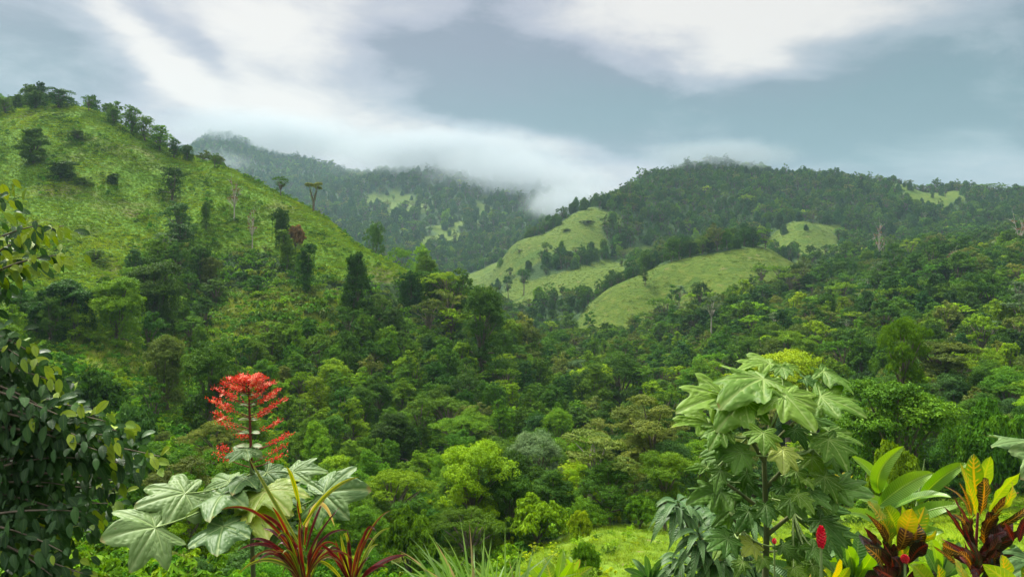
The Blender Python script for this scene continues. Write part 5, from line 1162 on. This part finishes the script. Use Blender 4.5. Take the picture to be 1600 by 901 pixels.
croton_plant('tall croton with dark red lower leaves and yellow green striped top leaves', (1522, 1100, 1528, 800),
 [((1530, 800), (1522, 708), 32, 'cro_yellow'), ((1528, 800), (1548, 712), 30, 'cro_green'), ((1525, 805), (1500, 722), 24, 'cro_yellow'), ((1532, 805), (1536, 745), 34, 'cro_orange'), ((1545, 800), (1594, 738), 30, 'cro_green'),
  ((1540, 808), (1582, 752), 30, 'cro_yellow'), ((1548, 815), (1592, 768), 22, 'cro_orange'), ((1515, 810), (1474, 758), 13, 'cro_orange'), ((1518, 806), (1498, 752), 13, 'cro_orange'), ((1550, 825), (1612, 780), 18, 'cro_orange'),
  ((1508, 835), (1478, 800), 16, 'cro_dark'), ((1512, 845), (1474, 790), 14, 'cro_red'), ((1530, 840), (1545, 798), 34, 'cro_red'), ((1535, 845), (1580, 812), 26, 'cro_red'), ((1540, 855), (1598, 815), 22, 'cro_dark'),
  ((1535, 870), (1585, 842), 24, 'cro_dark'), ((1520, 870), (1470, 840), 20, 'cro_red'), ((1525, 860), (1510, 812), 24, 'cro_dark'), ((1530, 880), (1570, 868), 28, 'cro_dark'), ((1515, 880), (1472, 868), 22, 'cro_dark'),
  ((1512, 895), (1458, 852), 18, 'cro_orange'), ((1522, 830), (1490, 775), 18, 'cro_red'), ((1524, 850), (1500, 800), 20, 'cro_red'), ((1538, 850), (1566, 800), 24, 'cro_orange'), ((1520, 905), (1500, 868), 34, 'cro_red'), ((1528, 905), (1548, 868), 34, 'cro_dark')], 2.55)
croton_plant('low croton with bright yellow netted leaves at the bottom edge', (1590, 1120, 1580, 905),
 [((1545, 925), (1566, 866), 40, 'cro_yellow'), ((1590, 915), (1618, 866), 40, 'cro_yellow'), ((1580, 930), (1535, 880), 38, 'cro_green'), ((1505, 935), (1488, 868), 34, 'cro_yellow'), ((1470, 930), (1425, 880), 32, 'cro_green'), ((1480, 930), (1466, 880), 28, 'cro_yellow')], 2.35)

# --- cordylines
def cordyline(label, cx, cy, y, leaves, seed):
    root = empty('cordyline', P(cx, cy, y)); O = np.array(root.location); tag(root, label, 'cordyline', 'cordylines below the pagoda flower'); rng = np.random.default_rng(seed)
    q = lambda px, py, d: np.array(P(px, py, d)) - O
    mb = MB(); tube(mb, [(0, 0, 0), tuple(q(cx, 930, y))], [.014, .010], 8); mb.build('stem', L_['stalk'], root, True)
    leaves = list(leaves)
    for i in range(14 if seed == 1 else 6):
        a = rng.uniform(-1.35, 1.35); l = rng.uniform(45, 95); leaves.append(((cx + 6 * math.sin(a), 905), (cx + l * math.sin(a) * 1.1, 900 - l * .8 * math.cos(a)), rng.uniform(6, 9), ('cord_red', 'cord_green', 'cord_red', 'cord_green', 'cord_yellow')[i % 5], l * .28))
    for i, (b, t, w, mt, ar) in enumerate(leaves):
        bb = q(b[0], b[1], y + rng.uniform(-.03, .03)); tt = q(t[0], t[1], y + rng.uniform(-.16, .12)); k = y / FOC; w *= .54; ar = ar * 1.3 + 4
        leaf_part(root, 'leaf', lambda m: strip_leaf(m, bb, tt, w * k, 'strap', (rng.uniform(-.01, .01), -.03, ar * k * 2), (rng.uniform(-.4, .4), -1, .5), .45, 0, 18, 2, lv=rng.uniform(.3, .7), twist=rng.uniform(-.6, .6)), L_[mt])
r_, g_, y_, c_ = 'cord_red', 'cord_green', 'cord_yellow', 'cord_cream'
c1 = [((462, 868), (344, 796), 11, g_, 22), ((468, 850), (388, 712), 11, y_, 0), ((470, 800), (447, 728), 12, y_, 8), ((474, 820), (562, 744), 12, y_, 10), ((478, 822), (523, 822), 13, c_, 26), ((470, 860), (395, 802), 12, r_, 12),
      ((478, 860), (510, 774), 8, r_, 4), ((474, 830), (464, 778), 12, g_, 0), ((468, 880), (371, 860), 11, r_, 14), ((472, 900), (371, 897), 11, y_, 18), ((476, 885), (440, 900), 10, r_, 14), ((480, 870), (532, 790), 10, r_, 0),
      ((466, 870), (425, 790), 12, g_, 8), ((470, 880), (410, 825), 12, r_, 10), ((482, 880), (545, 828), 8, r_, 12), ((476, 850), (486, 790), 11, g_, 2), ((464, 890), (392, 842), 12, r_, 12), ((480, 895), (500, 830), 12, y_, 0),
      ((470, 905), (445, 815), 12, r_, 4), ((478, 905), (468, 810), 12, g_, 0), ((485, 905), (522, 850), 10, y_, 6), ((466, 905), (404, 880), 11, g_, 14), ((475, 870), (436, 835), 12, r_, 8), ((484, 900), (490, 845), 11, r_, 0), ((462, 905), (420, 850), 11, r_, 10)]
c2 = [((552, 905), (612, 796), 9, g_, 16), ((555, 905), (610, 824), 8, y_, 14), ((562, 905), (636, 866), 15, r_, 6), ((550, 905), (543, 826), 12, r_, 0), ((548, 905), (532, 834), 12, y_, 0), ((545, 910), (498, 850), 10, r_, 10), ((558, 910), (592, 850), 9, y_, 12),
      ((552, 915), (578, 868), 10, r_, 4), ((548, 910), (512, 862), 10, g_, 10), ((556, 910), (560, 850), 11, r_, 0), ((542, 915), (490, 880), 10, y_, 12), ((560, 915), (606, 884), 11, r_, 8), ((545, 905), (524, 842), 10, g_, 4), ((550, 918), (566, 838), 9, g_, 2)]
cordyline('cordyline with arching red, lime and yellow striped leaves below the pagoda flower', 474, 1180, 2.4, c1, 1)
cordyline('smaller cordyline with upright crimson leaves next to the lemongrass', 552, 1180, 2.42, c2, 2)

# --- lemongrass and other low plants
def lemongrass():
    y = 2.7; root = empty('lemongrass', P(745, 1198, y)); O = np.array(root.location); tag(root, 'clump of long pale lemongrass blades at the bottom of the view', 'grass clump'); rng = np.random.default_rng(8)
    q = lambda px, py, d: np.array(P(px, py, d)) - O; k = y / FOC
    fixed = [((715, 960), (622, 872)), ((720, 960), (640, 838)), ((722, 960), (665, 826)), ((735, 960), (700, 862)), ((740, 960), (718, 805)), ((745, 960), (733, 812)), ((752, 960), (757, 822)), ((775, 960), (745, 870)), ((790, 960), (789, 820)), ((790, 960), (808, 858)), ((800, 960), (812, 848)),
             ((760, 960), (795, 868)), ((745, 960), (690, 830)), ((730, 960), (652, 858)), ((800, 960), (845, 842)), ((812, 960), (872, 858)), ((735, 960), (680, 845)), ((770, 960), (778, 868)), ((810, 960), (812, 870)), ((725, 960), (612, 890)), ((780, 960), (850, 875)), ((750, 960), (768, 848))]
    for i in range(60):
        if i < len(fixed): b, t = fixed[i]
        else:
            bx = rng.uniform(690, 820); b = (bx, 960); t = (bx + rng.normal() * 60 - 15, rng.uniform(835, 900))
        dx = t[0] - b[0]; ar = rng.uniform(.1, .5) * abs(dx) + 6
        leaf_part(root, 'blade', lambda m: strip_leaf(m, q(b[0], b[1] + 30, y + rng.uniform(-.15, .15)), q(t[0], t[1], y + rng.uniform(-.25, .2)), rng.uniform(4.5, 8) * k, 'blade', (-dx * .25 * k, -.02, ar * k), (rng.uniform(-.5, .5), -1, .3), .4, 0, 12, 1, lv=rng.uniform(0, 1), twist=rng.uniform(-.8, .8)), L_['lemon_dry' if i % 11 == 5 else 'lemon'])
lemongrass()
def leafy_low(name, label, cat, foot, y, leaves, mt, prof='ellip', wf=1.0):
    root = empty(name, P(foot, 450 + 1.75 * FOC / y, y)); O = np.array(root.location); tag(root, label, cat)
    q = lambda px, py, d: np.array(P(px, py, d)) - O
    mb = MB(); tube(mb, [(0, 0, 0), tuple(q(foot, 920, y))], [.009, .006], 7); mb.build('stem', L_['petiole'], root, True)
    for i, (b, t, w) in enumerate(leaves):
        leaf_part(root, 'leaf', lambda m: strip_leaf(m, q(b[0], b[1], y), q(t[0], t[1], y - .05 + .1 * math.sin(i * 2)), w * wf / FOC * y, prof, (0, -.03, .03), (random.uniform(-.3, .3), -1, .5), .3, .03, 12, 3, ph=i), L_[mt[i % len(mt)]])
leafy_low('ginger_shoot', 'yellow green young ginger leaves just behind the lemongrass', 'plant', 868, 3.4,
 [((862, 925), (824, 878), 18), ((866, 925), (850, 868), 18), ((870, 925), (896, 876), 16), ((874, 925), (926, 884), 18), ((868, 930), (880, 858), 16), ((860, 935), (806, 892), 18), ((876, 935), (912, 898), 18), ((868, 935), (842, 895), 20)], ['ginger', 'cro_green'])
leafy_low('yellow_leaf_plant', 'small plant with yellow pointed leaves under the crimson flower', 'plant', 1290, 3.0,
 [((1290, 920), (1262, 868), 18), ((1292, 920), (1280, 862), 16), ((1294, 920), (1312, 872), 18), ((1298, 925), (1328, 885), 16), ((1290, 925), (1250, 888), 16)], ['cro_gold', 'cro_green'])
leafy_low('rosette_plant', 'small rosette of pointed green leaves in front of the clearing', 'plant', 1012, 3.6,
 [((1010, 905), (975, 888), 10), ((1012, 905), (988, 872), 10), ((1014, 905), (1008, 866), 10), ((1016, 905), (1034, 872), 10), ((1018, 905), (1052, 886), 10), ((1012, 915), (966, 905), 10), ((1016, 915), (1058, 902), 10), ((1012, 910), (1000, 880), 10), ((1016, 910), (1024, 882), 10), ((1008, 915), (984, 898), 10), ((1020, 915), (1042, 896), 10)], ['narrow'])
leafy_low('clearing_seedling', 'sprig of small bright leaves rising behind the ginger shoot', 'plant', 893, 4.0,
 [((893, 905), (878, 878), 9), ((893, 900), (890, 868), 9), ((894, 900), (906, 872), 9), ((894, 908), (912, 890), 9), ((892, 908), (874, 894), 9), ((893, 895), (884, 872), 8)], ['shrub', 'ginger'])

leafy_low('heliconia', 'broad dark green leaves behind the crimson flower', 'plant', 1262, 3.4,
 [((1255, 900), (1225, 850), 26), ((1260, 900), (1290, 852), 28), ((1262, 890), (1258, 830), 26), ((1270, 905), (1325, 872), 28), ((1250, 905), (1200, 878), 24), ((1265, 905), (1300, 890), 24), ((1250, 900), (1236, 868), 22)], ['narrow', 'ginger'])
leafy_low('heliconia', 'broad green leaves low between the two tall crotons', 'plant', 1468, 3.2,
 [((1465, 905), (1440, 855), 24), ((1468, 905), (1480, 850), 26), ((1472, 905), (1512, 872), 24), ((1462, 908), (1420, 880), 22), ((1470, 905), (1500, 846), 22), ((1466, 905), (1455, 838), 20)], ['narrow', 'ginger'])
leafy_low('heliconia', 'dark leaves bunched under the ginger and big shrub', 'plant', 1335, 3.3,
 [((1330, 905), (1300, 845), 26), ((1335, 905), (1340, 828), 26), ((1338, 905), (1372, 850), 24), ((1330, 910), (1290, 880), 22), ((1338, 908), (1380, 885), 22), ((1334, 900), (1320, 850), 24)], ['narrow', 'narrow', 'ginger'])
def ginger_flower(px, py, y, hgt, wid, label, lean=0):
    root = empty('ginger_flower', P(px + lean, 450 + 1.75 * FOC / y, y)); O = np.array(root.location); tag(root, label, 'flower')
    b = np.array(P(px, py + hgt / 2, y)) - O; k = y / FOC; H = hgt * k; Wd = wid * k * .5
    mb = MB(); tube(mb, [(0, 0, 0), tuple(b * [.6, 1, .6]), tuple(b)], [.006, .005, .004], 7); mb.build('stem', L_['petiole'], root, True)
    m = MB()
    for i in range(70):
        f = i / 69; a = i * 2.4; r = Wd * (math.sin(math.pi * (.12 + .84 * f)) ** .7) * .55; p = b + np.array([math.cos(a) * r, math.sin(a) * r, H * f * .9]); o = np.array([math.cos(a) * r * .75, math.sin(a) * r * .75, H * .13])
        strip_leaf(m, p, p + o, Wd * .62, 'ellip', .1, (math.cos(a), math.sin(a), .3), .2, 0, 5, 1, lv=(i % 5) / 5)
    m.build('flower_head', L_['crimson'], root, True)
ginger_flower(1283, 838, 2.3, 36, 17, 'crimson cone shaped flower standing right of the big shrub stem')
ginger_flower(1210, 844, 3.3, 9, 8, 'small red bloom half hidden by the big shrub stem')
ginger_flower(1414, 872, 2.42, 14, 15, 'ragged red bloom low in the squat croton')
def yellow_blossom():
    root = empty('yellow_flower', P(1312, 450 + 1.75 * FOC / 3.3, 3.3)); O = np.array(root.location); tag(root, 'loose yellow flower cluster between the big shrub and ginger', 'flower')
    b = np.array(P(1310, 752, 3.3)) - O; mb = MB(); tube(mb, [(0, 0, 0), tuple(b * [.5, 1, .6]), tuple(b)], [.007, .005, .003], 6); mb.build('stem', L_['petiole'], root, True)
    m = MB(); rng = np.random.default_rng(4)
    for i in range(34):
        p = b + rng.normal(size=3) * np.array([.030, .02, .010]) + np.array([0, 0, .012]); d = unit(rng.normal(size=3) + [0, 0, .8]) * .022; strip_leaf(m, p, p + d, .012, 'ellip', .1, rng.normal(size=3), .2, 0, 3, 1, lv=rng.uniform())
    m.build('flower_head', L_['goldflower'], root)
yellow_blossom()
def edge_plant():
    y = 2.8; root = empty('pale_leaved_shrub', P(1672, 1172, y)); O = np.array(root.location); tag(root, 'grey green shrub reaching in past the photo edge above the crotons', 'shrub')
    q = lambda px, py, d: np.array(P(px, py, d)) - O
    mb = MB(); tube(mb, [(0, 0, 0), tuple(q(1668, 900, y)), tuple(q(1660, 680, y))], [.015, .012, .006], 8); mb.build('stem', L_['stalk'], root, True)
    for i, (b, t, w, h) in enumerate([((1612, 688, 3.2), (1552, 692, 3.15), .8, (0, -.12, 1)), ((1650, 712, 2.8), (1602, 738, 2.7), .8, (0, -.8, 1)), ((1625, 880, 2.8), (1580, 892, 2.7), .8, (0, -.7, 1)), ((1640, 640, 2.8), (1620, 600, 2.8), .9, (0, -.8, 1))]):
        leaf_part(root, 'leaf', lambda m: lobed_leaf(m, q(*b), q(*t), LB5, h, .15, .25, .08, 60 + i, width=w, pet=q(1662, 690 + i * 30, y)), [L_['pagoda'], L_['petiole']])
edge_plant()

# --- dark glossy tree leaning in at the side
def glossy_tree():
    y = 3.9; root = empty('glossy_leaved_tree', P(-75, 450 + 1.75 * FOC / y, y)); O = np.array(root.location); tag(root, 'dark glossy leaved tree leaning in from the photo edge with yellow green young tips', 'tree')
    q = lambda px, py, d: np.array(P(px, py, d)) - O; rng = np.random.default_rng(21)
    mb = MB(); tube(mb, [(0, 0, 0), tuple(q(-70, 800, y)), tuple(q(-85, 600, y)), tuple(q(-70, 400, y)), tuple(q(-60, 250, y))], [.05, .045, .04, .03, .012], 10); mb.build('trunk', M['bark'], root, True)
    B = [((-80, 430), (62, 352), 3.5, 1), ((-80, 450), (100, 352), 3.7, 2), ((-80, 470), (92, 398), 3.6, 3), ((-85, 440), (40, 372), 3.9, 1), ((-85, 480), (30, 405), 3.8, 1), ((-80, 380), (12, 300), 3.5, 4), ((-80, 500), (20, 440), 3.9, 0)]
    edge = [(545, 40), (570, 60), (600, 95), (640, 130), (672, 182), (705, 170), (712, 250), (735, 240), (760, 205), (800, 165), (840, 150), (880, 150), (920, 140)]
    for i in range(86):
        py = rng.uniform(545, 930); mx = np.interp(py, [e[0] for e in edge], [e[1] for e in edge]); ex = mx * rng.uniform(.1, 1.0) ** .7; B.append(((-85, min(820, py + rng.uniform(-70, 60))), (ex, py + rng.uniform(-10, 10)), rng.uniform(3.35, 4.5), 0))
    for e in edge: B.append(((-85, e[0] - 20), (e[1], e[0]), 3.5, 5))
    for i in range(16): B.append(((-85, rng.uniform(600, 780)), (rng.uniform(0, 225), rng.uniform(690, 770)), rng.uniform(3.6, 4.4), 0))
    B = B[:100]
    for bi, (s, e, d, kind) in enumerate(B):
        a = q(s[0], s[1], y + (d - y) * .3); b = q(e[0], e[1], d); ar = np.array([0, 0, .10]) if kind else np.array([0, 0, rng.uniform(.0, .12)])
        Q = (a + b) / 2 + ar; mb = MB(); ts = np.linspace(0, 1, 9); tube(mb, bez(a, Q, b, ts), [.010, .009, .008, .007, .006, .005, .004, .003, .002], 5); br = mb.build('branch', M['bark'], root, True)
        L = np.linalg.norm(b - a); nl = int(24 + L * 36); fm = MB()
        for k in range(nl):
            t = 1 - (k / nl) * min(.8, .75 / max(L, .3)); p = bez(a, Q, b, [t])[0]; dr = unit(b - a)
            sgn = 1 if k % 2 else -1; out = np.array([dr[0] * .55 + rng.normal() * .3, sgn * .5 + rng.normal() * .3, rng.normal() * .25 - .1]); p = p + rng.normal(size=3) * .022 + out * rng.uniform(0, .09)
            l = rng.uniform(.045, .088); tip = (t > .93); young = (tip and rng.uniform() < (.85 if kind >= 2 else .3)) or rng.uniform() < (.5 if kind in (1, 2, 3, 4) else .03)
            dd = unit(out * .7 + np.array([0, 0, -.75 if rng.uniform() < .7 else .1])); lv = rng.uniform(.86, 1) if young else rng.uniform(0, .72) ** 1.2
            if kind == 4 and tip: dd = unit(np.array([.3, -.2, .9]) + rng.normal(size=3) * .3)
            strip_leaf(fm, p, p + dd * l, l * .46, 'ellip', .12, (rng.normal() * .5, -1, .7), .25, .02, 5, 1, lv=lv, petiole=.08)
        fm.build('foliage', L_['tree'], br, True)
glossy_tree()
